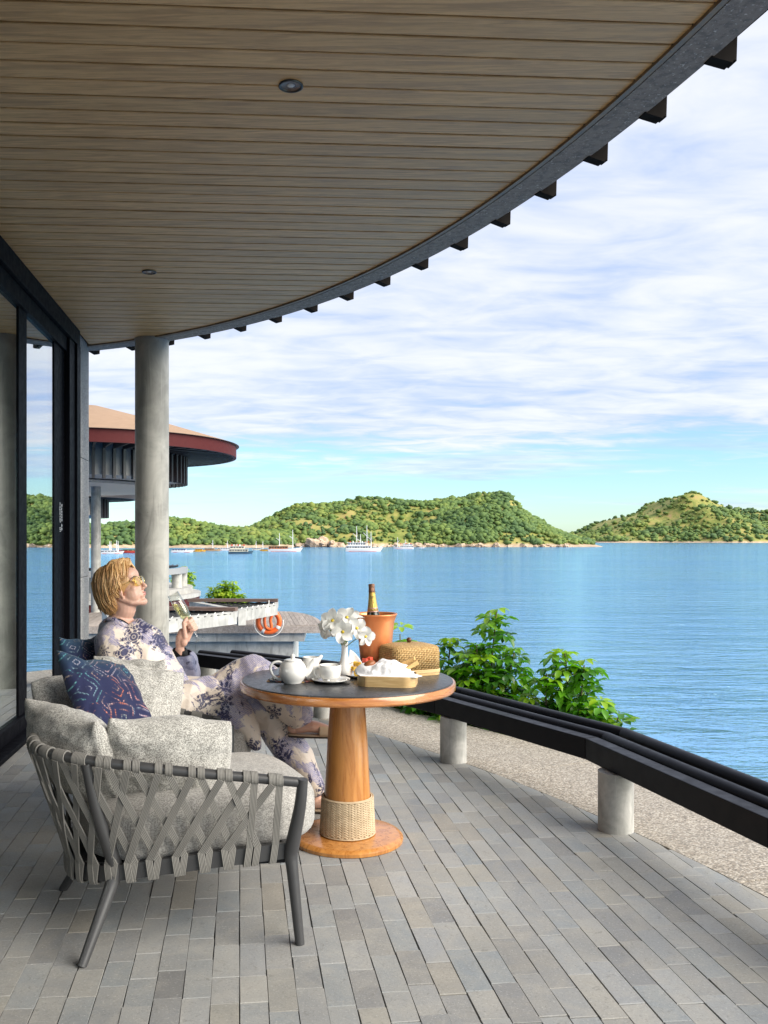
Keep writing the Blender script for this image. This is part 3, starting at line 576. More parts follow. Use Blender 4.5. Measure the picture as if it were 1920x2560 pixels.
boat(668, 752, 1379, 'white', 'varnish', 'tan', 'varnished brown schooner with a long white hull and two masts', 1, ((.36, .38), (.78, .46)), 1, 7, (.02, .62), 1, True, 1.2)
boat(571, 628, 1384, 'navy', 'cream', 'cream', 'cream double deck boat with a dark blue hull', 2, ((.12, .28), (.38, .30), (.5, .28)), 1, 7, (.04, .86), .85, False, 1.5)
boat(544, 584, 1376.5, 'white', 'white', 'white', 'white cabin boat half behind the dark blue hulled boat', 1, ((.62, .42),), 1, 5, (.02, .8))
boat(650, 674, 1377.5, 'yellow', 'varnish', 'tan', 'orange and yellow boat beside the varnished schooner', 1, ((.3, .7),), 1, 3)
boat(630, 656, 1375, 'cream', 'white', 'grey', 'cream open boat between the blue hulled boat and the orange boat', 1, ((.4, .6),), 1, 4)
boat(428, 480, 1381, 'white', 'white', 'blue', 'white boat with a blue awning beside the concrete column', 1, (), 1, 5, (.05, .72))
boat(482, 512, 1379, 'yellow', 'yellow', 'yellow', 'bright yellow cabin boat among the moored boats', 1, (), 1, 3, (.2, .8), dh=1.5)
boat(508, 548, 1377.5, 'tan', 'varnish', 'tan', 'brown wooden boat left of the white cabin boat', 1, ((.6, .45),), 1, 4, (.1, .7))
boat(252, 305, 1384.5, 'white', 'white', 'white', 'white boat with raised gangways seen between the two columns', 1, ((.42, .38), (.48, .38), (.75, .42), (.82, .4)), 1, 5, (.02, .8))
boat(302, 362, 1382.5, 'red', 'tan', 'green', 'red hulled boat with an awning beside the large column', 1, (), -1, 4, (.05, .9), dh=.9)
boat(1305, 1326, 1367, 'white', 'white', 'white', 'small white motor yacht alone below the slope of the hill', 2, (), 1, 3, (.1, .8), dh=2.6, hullh=.14)
boat(1044, 1060, 1370.5, 'white', 'white', 'white', 'tiny white dinghy near the foot of the hill', 1, (), 1, 2, (.3, .6))

# ------------------------------------------------------------------ terrace
PC, PR = (-7.704, 0.722), 9.81                                   # arc of the paving edge
WALL = lambda Y: -1.652 - 0.09 * Y                               # line of the glass wall
tu = Vector((-0.1045, 0.9945)); tv = Vector((0.9945, 0.1045))
def arc(c, r, a0, a1, n): return [(c[0] + r * math.cos(R(a0 + (a1 - a0) * i / (n - 1))), c[1] + r * math.sin(R(a0 + (a1 - a0) * i / (n - 1)))) for i in range(n)]
base = arc(PC, PR + .01, -22, 68, 60); base = [p for p in base if p[1] < 9.6]
poly = [(-3.2, -3)] + base + [(-3.2, base[-1][1])]
floor = MB().prism(poly, -.30, -.012).build('terrace_floor', M['grout']); tag(floor, 'grey stone paved terrace floor', kind='structure')
def clip(poly, nx, ny, d):                                       # keep nx*x+ny*y <= d
    o = []
    for i in range(len(poly)):
        a, b = poly[i], poly[(i + 1) % len(poly)]; fa = nx * a[0] + ny * a[1] - d; fb = nx * b[0] + ny * b[1] - d
        if fa <= 0: o.append(a)
        if fa * fb < 0: s = fa / (fa - fb); o.append((a[0] + (b[0] - a[0]) * s, a[1] + (b[1] - a[1]) * s))
    return o
rs = random.Random(11); pav = []; PITCH = .088
for i in range(-46, 48):
    v0 = i * PITCH; u = -1.0 + rs.random() * .3
    while u < 9.6:
        L = rs.choice((.17, .20, .22, .25, .27)) + rs.uniform(-.012, .012); gp = .0009 + rs.random() * .0009; q = 1.3 * gp
        pl = [(u + gp, v0 + gp), (u + L - gp, v0 + gp), (u + L - gp, v0 + PITCH - gp), (u + gp, v0 + PITCH - gp)]
        pl = [(tu.x * a + tv.x * b + rs.uniform(-q, q), tu.y * a + tv.y * b + rs.uniform(-q, q)) for a, b in pl]; u += L
        cx = sum(p[0] for p in pl) / 4; cy = sum(p[1] for p in pl) / 4
        if cx < WALL(cy) - .05 or cy > 9.3 or cy < -1: continue
        r = math.hypot(cx - PC[0], cy - PC[1])
        if r > PR + .2: continue
        if r > PR - .3:
            a = math.atan2(cy - PC[1], cx - PC[0]); nx, ny = math.cos(a), math.sin(a)
            pl = clip(pl, nx, ny, nx * PC[0] + ny * PC[1] + PR)
            if len(pl) < 3: continue
            ar = abs(sum(pl[k][0] * pl[(k + 1) % len(pl)][1] - pl[(k + 1) % len(pl)][0] * pl[k][1] for k in range(len(pl)))) / 2
            if ar < .0006: continue
        sx = CX + cx / max(cy, .1) * F; sy = HY + CAMZ / max(cy, .1) * F
        pav.append((0 if (cy > 2.3 and -60 < sx < 1980 and sy < 2640) else 1, cy, pl, rs.uniform(-.0016, .0012)))
pav.sort(key=lambda p: (p[0], p[1]))
def paver_shape(mb, pl, dz):
    cx = sum(p[0] for p in pl) / len(pl); cy = sum(p[1] for p in pl) / len(pl); n = len(pl); c = .0014
    inn = []
    for p in pl:
        d = math.hypot(cx - p[0], cy - p[1]) or 1; inn.append((p[0] + (cx - p[0]) / d * c * 1.4, p[1] + (cy - p[1]) / d * c * 1.4))
    vs = [(p[0], p[1], -.03) for p in pl] + [(p[0], p[1], dz - .0022) for p in pl] + [(p[0], p[1], dz + rs.uniform(-.0007, .0007)) for p in inn]
    fs = [tuple(range(2 * n, 3 * n))] + [(a * n + i, a * n + (i + 1) % n, (a + 1) * n + (i + 1) % n, (a + 1) * n + i) for a in (0, 1) for i in range(n)]
    s = sum(pl[k][0] * pl[(k + 1) % n][1] - pl[(k + 1) % n][0] * pl[k][1] for k in range(n))
    if s < 0: fs = [tuple(reversed(f)) for f in fs]
    mb.add(vs, fs)
for k, (vis, cy, pl, dz) in enumerate(pav[:300]):
    mb = MB(); paver_shape(mb, pl, dz); mb.build('paver', M['paver'], floor)
mb = MB(); rnd = []
for (vis, cy, pl, dz) in pav[300:]:
    n0 = len(mb.v); paver_shape(mb, pl, dz); rnd += [rs.random()] * (len(mb.v) - n0)
o = mb.build('pavers', M['paver_mass'], floor, kind='stuff'); a = o.data.attributes.new('rnd', 'FLOAT', 'POINT'); a.data.foreach_set('value', rnd)
# washed aggregate strip beyond the paving, in panels with open joints
RO = 10.58
agg = empty('aggregate_path', (0, 0, 0)); tag(agg, 'pebbly washed aggregate strip beyond the paving', kind='structure')
js = [-22, -6, 6.0, 17.2, 27.6, 37.2, 47, 57, 68]
for a0, a1 in zip(js[:-1], js[1:]):
    n = 10; g = .03; inner = arc(PC, PR + .012, a0 + g, a1 - g, n); outer = arc(PC, RO, a0 + g, a1 - g, n)
    MB().prism(inner + outer[::-1], -.30, -.004).build('slab', M['aggregate'], agg)
MB().prism(arc(PC, PR + .011, -22, 68, 50) + arc(PC, RO - .01, -22, 68, 50)[::-1], -.29, -.012).build('joint_bed', M['concrete_pale'], agg)
# planted ledge and sea wall below the terrace edge
tag(MB().prism(arc(PC, RO + .002, -22, 64, 50) + arc(PC, RO + 1.0, -22, 64, 50)[::-1], -1.2, -.42).build('planting_ledge', M['soil']), 'dark soil ledge below the terrace edge', kind='structure')
tag(MB().prism(arc(PC, PR - 2.2, -22, 68, 40) + arc(PC, RO - .05, -22, 68, 40)[::-1], SEA_Z - 2, -.302).build('sea_wall', M['concrete_pale']), 'pale concrete wall carrying the terrace above the water', kind='structure')

# ------------------------------------------------------------------ ceiling and roof edge
CZ = 3.35
CPTS = [(1.428, 3.165), (1.243, 3.987), (.781, 5.254), (-.064, 7.03), (-.885, 7.756), (-1.654, 8.33), (-2.454, 8.85)]
CC = (-5.513, 2.639)
_th = np.array([math.atan2(y - CC[1], x - CC[0]) for x, y in CPTS]); _rr = np.array([math.hypot(x - CC[0], y - CC[1]) for x, y in CPTS])
_pf = np.polyfit(_th, _rr, 3)
def redge(th): return float(np.polyval(_pf, min(max(th, _th[0] - .05), _th[-1] + .02)))
def edge_pt(th, off=0.0): r = redge(th) + off; return (CC[0] + r * math.cos(th), CC[1] + r * math.sin(th))
TH = [R(a) for a in np.linspace(-40, 66, 90)]
def inside(x, y): return math.hypot(x - CC[0], y - CC[1]) < redge(math.atan2(y - CC[1], x - CC[0])) - .022
ceil = empty('ceiling', (0, 0, CZ)); tag(ceil, 'brown timber boarded veranda ceiling', kind='structure')
roofpoly = [edge_pt(t, .30) for t in TH]; roofpoly = roofpoly + [(-12, roofpoly[-1][1] + 0.5), (-12, -5), (roofpoly[0][0], -5)]
MB().prism(roofpoly, CZ + .10, CZ + .24).build('roof_slab', M['rafter'], ceil).location = (0, 0, -CZ)
BP = .135; sl = .06
k0 = int((0.2) / BP)
for k in range(k0, 76):
    t0 = 3.292 - 24 * BP + k * BP                                  # Y of the board's front edge where X = .9
    pts = []
    for tt in (t0 + .006, t0 + BP / 2, t0 + BP - .006):
        Y = lambda x: tt + (x - .9) * sl
        xl = -1.652 - .09 * tt; xl = -1.652 - .09 * Y(xl) + .02
        xr = xl + .01
        if not inside(xr, Y(xr)): continue
        while inside(xr, Y(xr)) and xr < 3: xr += .02
        pts.append(((xl, Y(xl)), (xr, Y(xr))))
    if len(pts) < 3: continue
    pl = [pts[0][0], pts[0][1], pts[1][1], pts[2][1], pts[2][0]]
    pl = [(x, y) for x, y in pl]
    mb = MB().prism(pl, CZ + rs.uniform(-.0012, .0012), CZ + .02)
    o = mb.build('board', M['board'], ceil, bevel=.003, segs=1); o.location = (0, 0, -CZ)
bk = [edge_pt(t, -.03) for t in TH if edge_pt(t)[0] > -3.5]
MB().prism(bk + [(-6, bk[-1][1]), (-6, -2.5), (bk[0][0], -2.5)], CZ + .022, CZ + .05).build('backing', M['rafter'], ceil).location = (0, 0, -CZ)
def sweep(off0, off1, z0, z1, th=TH):
    mb = MB(); n = len(th)
    for t in th:
        a, b = edge_pt(t, off0), edge_pt(t, off1); mb.v += [(a[0], a[1], z0), (b[0], b[1], z0), (b[0], b[1], z1), (a[0], a[1], z1)]
    for i in range(n - 1):
        p, q = i * 4, (i + 1) * 4
        for j in range(4): mb.f.append((p + j, p + (j + 1) % 4, q + (j + 1) % 4, q + j))
    mb.f += [(3, 2, 1, 0), ((n - 1) * 4, (n - 1) * 4 + 1, (n - 1) * 4 + 2, (n - 1) * 4 + 3)]
    bm = bmesh.new(); me = mb.mesh('x'); bm.from_mesh(me); bmesh.ops.recalc_face_normals(bm, faces=bm.faces); bm.to_mesh(me); bm.free()
    mb.v = [v.co[:] for v in me.vertices]; mb.f = [tuple(p.vertices) for p in me.polygons]; return mb
o = sweep(-.028, -.003, CZ - .014, CZ + .02).build('edge_trim', M['trim'], ceil, auto=30); o.location = (0, 0, -CZ)
beam = empty('roof_edge', (0, 0, 0), 0, 'dark speckled concrete roof edge with projecting rafter ends', 'roof edge')
sweep(0, .165, CZ - .016, CZ + .098).build('edge_beam', M['fascia'], beam, auto=30)
for k in range(-4, 18):
    th = R(1.5) + (k + .5) * .0665
    if th > TH[-1] or th < TH[0]: continue
    e = edge_pt(th, .225); ang = th
    mb = MB(); prof = [(-.07, CZ - .020), (.018, CZ - .037), (.026, CZ - .026), (.036, CZ - .030), (.040, CZ + .095), (-.07, CZ + .095)]
    vs = []
    for s in (-.029, .029):
        for (u, z) in prof: vs.append((e[0] + math.cos(ang) * u - math.sin(ang) * s, e[1] + math.sin(ang) * u + math.cos(ang) * s, z))
    n = len(prof); mb.add(vs, [tuple(range(n)), tuple(range(2 * n - 1, n - 1, -1))] + [(i, n + i, n + (i + 1) % n, (i + 1) % n) for i in range(n)])
    mb.build('rafter_end', M['rafter'], beam)
# eave board that carries on outside the rafter ends near the camera
for (px, py, lab) in ((727, 213, 'recessed round downlight in the near part of the ceiling'), (373, 679, 'recessed round downlight far back beside the glass wall')):
    Y = (CZ - CAMZ) * F / (HY - py); X = (px - CX) * Y / F
    e = empty('downlight', (X, Y, CZ), 0, lab, 'ceiling light', 'ceiling downlights')
    MB().lathe([(.052, -.0015), (.053, -.007), (.047, -.009), (.041, -.004), (.040, .0)], n=36, cap=False).build('trim_ring', M['lamp_ring'], e, smooth=True)
    MB().lathe([(.0405, -.0035), (.034, -.0022), (.018, -.0016)], n=36, cap=False).build('reflector', M['reflector'], e, smooth=True)
    MB().lathe([(.018, -.0016), (.012, -.004), (.002, -.0052)], n=24).build('lamp_lens', M['led'], e, smooth=True)

# ------------------------------------------------------------------ glass wall, pier, column
gang = math.atan2(-.09, 1.0)                                       # the wall runs along (-.09, 1)
wd = Vector((-.09, 1.0)).normalized(); wnv = Vector((1.0, .09)).normalized()
gw = empty('glass_wall', (WALL(0), 0, 0), 0, 'tall black framed sliding glass wall reflecting the sea', 'glass wall')
def wpt(Y, off=0.0): return Vector((WALL(Y), Y)) + wnv * off
rzw = math.atan2(wd.y, wd.x)
def wbox(name, Y0, Y1, z0, z1, off, th, m, parent=gw, bevel=.003):
    a = wpt(Y0, off); b = wpt(Y1, off); c = (a + b) / 2
    o = MB().box((0, 0, 0), ((b - a).length, th, z1 - z0)).build(name, m, parent, bevel=bevel)
    o.matrix_parent_inverse = Matrix.Identity(4); pl = Vector((parent.location.x, parent.location.y, 0)) if parent else Vector((0, 0, 0))
    o.location = Vector((c.x, c.y, (z0 + z1) / 2)) - pl; o.rotation_euler = (0, 0, rzw); return o
fm = M['frame_metal']
wbox('head_track', -3, 8.185, 3.20, 3.348, .0, .09, fm)
wbox('head_rail', -3, 8.185, 3.075, 3.197, -.02, .055, fm)
wbox('bottom_track', -3, 8.185, .002, .035, .02, .14, fm)
wbox('bottom_rail', -3, 8.185, .037, .14, -.02, .055, fm)
wbox('stile', 6.275, 6.50, .142, 3.073, -.0275, .022, fm)
wbox('stile', 7.40, 7.78, .142, 3.073, -.0275, .022, fm)
wbox('stile', 7.79, 8.02, .037, 3.197, .006, .05, fm); wbox('jamb', 8.03, 8.185, .037, 3.197, .005, .09, fm)
wbox('stile', 4.2, 4.42, .142, 3.073, -.0275, .022, fm); wbox('stile', 1.9, 2.12, .142, 3.073, -.0275, .022, fm)
for (a, b) in ((6.50, 7.40), (4.42, 6.275), (2.12, 4.2), (-3, 1.9)): wbox('pane', a + .001, b - .001, .143, 3.072, -.030, .008, M['window'], bevel=0)
# faint white lettering on the wide stile, running down it
for (txt, dy, sz) in (('Selllllll 46', 7.50, .062), ('capatel  di', 7.44, .062)):
    cu = bpy.data.curves.new('lettering', 'FONT'); cu.body = txt; cu.size = sz; cu.extrude = .0005; cu.align_x = 'CENTER'
    to = bpy.data.objects.new('lettering', cu); COL.objects.link(to); dg = bpy.context.evaluated_depsgraph_get()
    me = bpy.data.meshes.new_from_object(to.evaluated_get(dg)); bpy.data.objects.remove(to)
    o = bpy.data.objects.new('lettering', me); COL.objects.link(o); me.materials.append(M['white_print']); o.parent = gw
    p = wpt(dy + .06, .0062); xax = Vector((0, 0, -1)); zax = Vector((wnv.x, wnv.y, 0)); yax = zax.cross(xax)
    mat_ = Matrix((xax, yax, zax)).transposed().to_4x4(); mat_.translation = Vector((p.x - WALL(0), p.y, 1.60)); o.matrix_basis = mat_
# room behind the glass
room = empty('room', (-4.2, 4, 0)); tag(room, 'dim interior behind the glass wall', kind='structure')
wl_ = [(WALL(y) - .27, y) for y in (-3, 8.18)]
rp = [(-7.4, -3), wl_[0], wl_[1], (-7.4, 8.18)]
for nm, pl, z0, z1, m in (('room_floor', rp, -.03, -.005, M['room_floor']), ('room_ceiling', rp, 3.36, 3.40, M['room_wall']), ('room_wall', [(-7.5, -3), (-7.4, -3), (-7.4, 8.3), (-7.5, 8.3)], 0, 3.36, M['room_wall']), ('room_wall', [(-7.4, 8.2), (WALL(8.2) - .25, 8.2), (WALL(8.2) - .25, 8.3), (-7.4, 8.3)], 0, 3.36, M['room_wall'])):
    o = MB().prism(pl, z0, z1).build(nm, m, room); o.location = -Vector(room.location)
o = MB().box((0, 0, 0), (.5, .45, .9)).build('wood_panel', M['room_wood'], room); o.location = Vector((-3.35, 7.6, 2.75)) - room.location
for k, (y0, y1) in enumerate(((6.7, 7.9),)):
    mb = MB(); n = 60
    for i in range(n):
        Y = y0 + (y1 - y0) * i / (n - 1); o2 = .42 + .035 * math.sin(i * 1.25) + .012 * math.sin(i * 2.9); p = wpt(Y, -o2); mb.v += [(p.x, p.y, .03), (p.x, p.y, 3.05)]
    mb.f = [(2 * i, 2 * i + 2, 2 * i + 3, 2 * i + 1) for i in range(n - 1)]
    tag(mb.build('curtain', M['curtain'], None, smooth=True), 'sheer white curtain hanging behind the glass wall', 'curtain')
pier = empty('stone_pier', (wpt(8.53).x, 8.53, 0), 0, 'grey granite clad wall end beside the glass wall', 'pier')
for z0, z1 in ((-.01, 1.04), (1.044, 2.195), (2.199, CZ + .02)):
    o = wbox('stone_block', 8.19, 8.87, z0, z1, -.165, .33, M['granite'], pier, .004)
colm = at(380, HY, 8.54); cl = empty('concrete_column', (colm.x, 8.54, 0), 0, 'tall round concrete veranda column', 'column')
MB().lathe([(.164, -.02), (.162, 1.2), (.162, CZ - .02)], n=48).build('shaft', M['concrete'], cl, auto=40)
MB().lathe([(.168, CZ - .019), (.168, CZ - .002)], n=48).build('top_collar', M['concrete'], cl, auto=40)

# ------------------------------------------------------------------ low rail bench along the terrace edge
bench = empty('rail_bench', (0, 0, 0), 0, 'low black metal rail bench on round concrete posts', 'bench')
front = [(1.95, 1.2), (1.586, 3.2), (1.294, 4.496), (.664, 5.68), (-.16, 6.93), (-1.27, 7.83)]
def offset(pl, d):
    out = []
    for i, p in enumerate(pl):
        a = Vector(pl[max(i - 1, 0)]); b = Vector(pl[min(i + 1, len(pl) - 1)]); t = (b - a).normalized(); nrm = Vector((t.y, -t.x)); out.append(Vector(p) + nrm * d)
    return out
fo = [offset(front, 0.0), offset(front, .075)]
for i in range(len(front) - 1):
    a0, a1, b1, b0 = fo[0][i], fo[0][i + 1], fo[1][i + 1], fo[1][i]
    g = (a1 - a0).normalized() * .0012
    MB().prism([a0 + g, a1 - g, b1 - g, b0 + g], .285, .395).build('front_beam', M['dark_metal'], bench, bevel=.004)
for off, z, cut in ((.135, .378, 0), (.245, .392, .3)):
    pl = offset(front, off); pl[-1] = pl[-1] + (pl[-2] - pl[-1]).normalized() * cut
    for i in range(len(pl) - 1):
        MB().tube([(pl[i].x, pl[i].y, z), (pl[i + 1].x, pl[i + 1].y, z)], .037, 16).build('tube_rail', M['dark_metal'], bench, auto=50)
for i, (x, y) in enumerate(((1.36, 4.28), (.752, 5.60), (-.085, 7.02), (-1.15, 7.95), (1.75, 2.85))):
    MB().lathe([(.084, -.02), (.084, .283)], (x + .02, y, 0), 32).build('post', M['concrete_post'], bench, auto=40)
    MB().box((x + .155 * math.cos(math.atan2(y - PC[1], x - PC[0])), y + .155 * math.sin(math.atan2(y - PC[1], x - PC[0])), .312), (.22, .06, .05), rz=math.atan2(y - PC[1], x - PC[0])).build('bracket', M['dark_metal'], bench)
# ------------------------------------------------------------------ neighbouring pavilions and decks
def pavilion(cx, cy, Rr, ez, label, rd, fz, dz, cols, nf=64, fm_='red_fascia'):
    e = empty('pavilion', (cx, cy, 0), 0, label, 'pavilion', 'round roofed waterside pavilions')
    n = 72; fh = .40
    MB().lathe([(Rr + .1, ez + fh), (Rr * .55, ez + fh + .70), (.3, ez + fh + 1.35)], n=n).build('roof', M['shingle'], e, auto=30)
    MB().lathe([(Rr - .12, ez), (Rr, ez), (Rr, ez + fh - .002), (Rr - .12, ez + fh - .002), (Rr - .12, ez)], n=n, cap=False).build('fascia', M[fm_], e, auto=30)
    MB().lathe([(Rr - .125, ez + .24), (.2, ez + .25)], n=n).build('eave_lining', M['fin'], e)
    for k in range(nf):
        a = 2 * math.pi * k / nf
        MB().box(((rd + Rr) / 2 * math.cos(a), (rd + Rr) / 2 * math.sin(a), ez + .10), (Rr - rd - .16, .07, .22), rz=a).build('eave_slat', M['fin'], e)
        MB().box(((rd + .08) * math.cos(a), (rd + .08) * math.sin(a), (fz + ez) / 2), (.16, .09, ez - fz), rz=a).build('fin', M['fin'], e)
    MB().lathe([(rd - .02, fz + .12), (rd - .02, ez + .2)], n=n).build('drum_wall', M['concrete_far'], e, auto=30)
    MB().lathe([(rd + 2.0, dz + .10), (rd + 2.0, dz), (.3, dz - .01)], (-3.0, 2.5, 0), n=n).build('soffit', M['soffit'], e, auto=30)
    for (x, y) in cols: MB().lathe([(.17, -2.0), (.17, dz)], (x, y, 0), 20).build('column', M['concrete'], e, auto=40)
    return e
pavilion(-8.32, 30.3, 5.0, 4.24, 'round pavilion with red fascia and brown shingle roof behind the concrete column', 3.15, 3.30, 3.28, ((-.05, .9), (-2.5, 1.0)))
pavilion(-17.35, 55, 5.0, 3.90, 'farther round pavilion with a dark eave beyond the near pavilion', 3.15, 2.75, 2.85, ((1.6, 1.5), (-1.2, -1.0)), 48, 'fin')
def slab(name, pts, z0, z1, m, parent, bevel=.0): return MB().prism(pts, z0, z1).build(name, m, parent, bevel=bevel)
# terrace of the near pavilion
ter = empty('pavilion_terrace', (0, 0, 0), 0, 'round concrete terrace with a red painted edge below the pavilion', 'terrace')
tc_ = (-11.2, 37.5)
slab('terrace_slab', arc(tc_, 5.55, 0, 360, 80)[:-1], -1.02, -.86, M['concrete_far'], ter)
slab('edge_band', arc(tc_, 5.5, 0, 360, 80)[:-1], -1.62, -1.022, M['red_fascia'], ter)
slab('base_wall', arc(tc_, 4.9, 0, 360, 60)[:-1], SEA_Z - 1, -1.622, M['concrete_pale'], ter)
slab('raised_curb', arc(tc_, 5.2, 0, 360, 80)[:-1], -.858, -.62, M['concrete_far'], ter)
fb = empty('far_rail_bench', (0, 0, 0), 0, 'distant low bench with two posts on the round terrace', 'bench')
for a in (-62, -44, -26, -8, 10): MB().lathe([(.22, -.62), (.22, -.02)], (tc_[0] + 4.75 * math.cos(R(a)), tc_[1] + 4.75 * math.sin(R(a)), 0), 16).build('post', M['concrete_pale'], fb, auto=40)
bb = arc(tc_, 5.0, -80, 15, 12)
slab('beam', bb + arc(tc_, 4.7, -80, 15, 12)[::-1], -.03, .20, M['boat_grey'], fb)
for r_ in (4.55, 4.35, 4.15): MB().tube([(x, y, .26) for x, y in arc(tc_, r_, -80, 15, 14)], .05, 8).build('tube_rail', M['dark_metal'], fb, smooth=True)
# netted lounging platforms
def netted(name_label, fl, fr, br, bl, zt, cell, plank, inner=.22):
    e = empty('net_platform', (0, 0, 0), 0, name_label, 'net platform', 'concrete net platforms over the water')
    q = [Vector(p) for p in (fl, fr, br, bl)]
    def beam(a, b, nm, w_, z0, z1, m):
        t = (b - a).normalized(); nn = Vector((-t.y, t.x)) * w_
        slab(nm, [a, b, b + nn, a + nn], z0, z1, m, e)
    beam(q[0], q[1], 'front_beam', .26, zt - .31, zt, M['concrete_pale']); beam(q[1], q[2], 'end_beam', .10, zt - .15, zt - .001, M['concrete_pale']); beam(q[3], q[0], 'side_beam', .22, zt - .40, zt - .002, M['concrete_pale'])
    t = (q[3] - q[2]).normalized(); o_ = Vector((-t.y, t.x)) * plank
    slab('timber_rail', [q[2], q[3], q[3] + o_, q[2] + o_], zt + .002, zt + .09, M['brown_timber'], e)
    mb = MB(); L1 = (q[1] - q[0]).length; n1 = int(L1 / cell); n2 = max(3, int((q[3] - q[0]).length / cell))
    P = lambda u, v: (q[0] * (1 - u) + q[1] * u) * (1 - v) + (q[3] * (1 - u) + q[2] * u) * v
    def seg(a, b):
        pts = []
        for k in range(7):
            s = k / 6; p = P(a[0] + (b[0] - a[0]) * s, a[1] + (b[1] - a[1]) * s); uu = a[0] + (b[0] - a[0]) * s; vv = a[1] + (b[1] - a[1]) * s
            pts.append((p.x, p.y, zt - .03 - .16 * math.sin(math.pi * min(1, max(0, uu))) * math.sin(math.pi * min(1, max(0, vv)))))
        mb.tube(pts, .016, 4)
    for i in range(-n2, n1 + 1):
        for sgn in (1, -1):
            a = [i / n1, 0.0] if sgn > 0 else [(i + n2) / n1, 0.0]; b = [a[0] + sgn * n2 / n1, 1.0]
            c = []
            for s in np.linspace(0, 1, 41):
                u = a[0] + (b[0] - a[0]) * s
                if 0.01 <= u <= .99: c.append((u, s))
            if len(c) > 2: seg(c[0], c[-1])
    mb.build('net', M['net'], e, kind='stuff')
    mbw = MB(); 
    for i in range(int(L1 / .30)):
        p = P(i * .30 / L1, 0.06); mbw.tube([(p.x, p.y, zt - .02), (p.x + .03, p.y + .12, zt + .03), (p.x, p.y + .28, zt - .01)], 0.011, 5)
    mbw.build('lashing', M['white_rope'], e, kind='stuff')
    return e
netted('nearer concrete net platform with white lashed rope edge', (-4.75, 19.1), (-2.445, 22.6), (-2.47, 23.1), (-6.2, 23.7), -.46, .24, .26)
netted('farther concrete net platform with a long brown timber rail', (-2.47, 23.15), (-1.57, 25.4), (-1.61, 26.4), (-4.3, 26.5), -.46, .26, .26)
# timber deck on a concrete base
dk = empty('timber_deck', (0, 0, 0), 0, 'weathered timber deck with rounded end on a concrete base', 'deck')
outl = [(-8.5, 26.2), (-.30, 26.4)] + [(-.30 - 1.75 * (1 - math.cos(R(a))), 26.4 + 5.3 * math.sin(R(a))) for a in range(8, 91, 6)] + [(-8.5, 31.9)]
slab('deck_bed', outl, -1.34, -1.205, M['brown_timber'], dk)
for k in range(62):
    x0 = -8.6 + k * .145; sk = -.10
    strip = [(x0, 26.12), (x0 + .138, 26.12), (x0 + .138 + sk * 5.8, 31.95), (x0 + sk * 5.8, 31.95)]
    pl = outl
    for i in range(4):
        a, b = Vector(strip[i]), Vector(strip[(i + 1) % 4]); t = (b - a).normalized(); pl = clip(pl, t.y, -t.x, t.y * a.x - t.x * a.y)
        if len(pl) < 3: break
    if len(pl) >= 3: slab('deck_plank', pl, -1.203, -1.175 + rs.uniform(-.004, .004), M['deck'], dk)
slab('edge_board', [(-8.5, 26.14), (-.32, 26.34), (-.32, 26.395), (-8.5, 26.195)], -1.40, -1.19, M['deck'], dk)
slab('edge_beam', [(-8.5, 26.25), (-.83, 26.45), (-.83, 31), (-8.5, 31)], -1.66, -1.342, M['concrete_pale'], dk)
slab('base_wall', [(-8.5, 26.5), (-1.17, 26.7), (-1.17, 30.8), (-8.5, 30.8)], SEA_Z - 1, -1.662, M['concrete_pale'], dk)
lb = at(672, 1554, 25.78); lb_e = empty('life_ring', lb, 0, 'orange life ring with white bands hung on the deck edge', 'life ring')
MB().tube([(.31 * math.cos(t), 0, .31 * math.sin(t)) for t in np.linspace(0, 2 * math.pi, 40)[:-1]], .075, 12, closed=True).build('ring', M['ring_orange'], lb_e, smooth=True)
for a in (45, 135, 225, 315): MB().tube([(.31 * math.cos(t), 0, .31 * math.sin(t)) for t in np.linspace(R(a - 8 + 14), R(a + 8 + 14), 6)], .078, 12).build('band', M['white_rope'], lb_e, smooth=True)
MB().tube([(.43 * math.cos(t) , -.05, .43 * math.sin(t) - .02) for t in np.linspace(R(170), R(370), 24)], .014, 6).build('grab_line', M['white_rope'], lb_e, smooth=True)
MB().tube(crom([(.02, .0, .28), (-.12, -.05, .12), (-.08, -.06, -.16), (.08, -.05, -.2), (.05, -.04, .05), (.1, -.03, .2)], 24), .045, 8).build('coiled_line', M['ring_orange'], lb_e, smooth=True)
MB().tube([(0, .02, .30), (0, .05, .62)], .015, 6).build('hanger', M['white_rope'], lb_e)

# ------------------------------------------------------------------ plants
def leaf_mesh(n, L, Wd, droop, seed):
    r = random.Random(seed); mb = MB()
    for k in range(n):
        a = 2 * math.pi * k / n + r.uniform(-.15, .15); l = L * r.uniform(.78, 1.1); dirv = Vector((math.cos(a), math.sin(a), 0)); sd_ = Vector((-math.sin(a), math.cos(a), 0)); b = len(mb.v)
        d = droop * r.uniform(.6, 1.5)
        for i, (s, wd_) in enumerate(((.18, .05), (.38, .62), (.62, 1.0), (.85, .72), (1.0, .06))):
            c = dirv * (l * s) + Vector((0, 0, .25 * l * s - d * l * s * s)); w_ = Wd * wd_ * .5; mb.v += [tuple(c - sd_ * w_ + Vector((0, 0, w_ * .45))), tuple(c), tuple(c + sd_ * w_ + Vector((0, 0, w_ * .45)))]
        for i in range(4):
            for j in range(2): mb.f.append((b + i * 3 + j, b + i * 3 + j + 1, b + (i + 1) * 3 + j + 1, b + (i + 1) * 3 + j))
    return mb.mesh('leaf', True)
LEAVES = {}
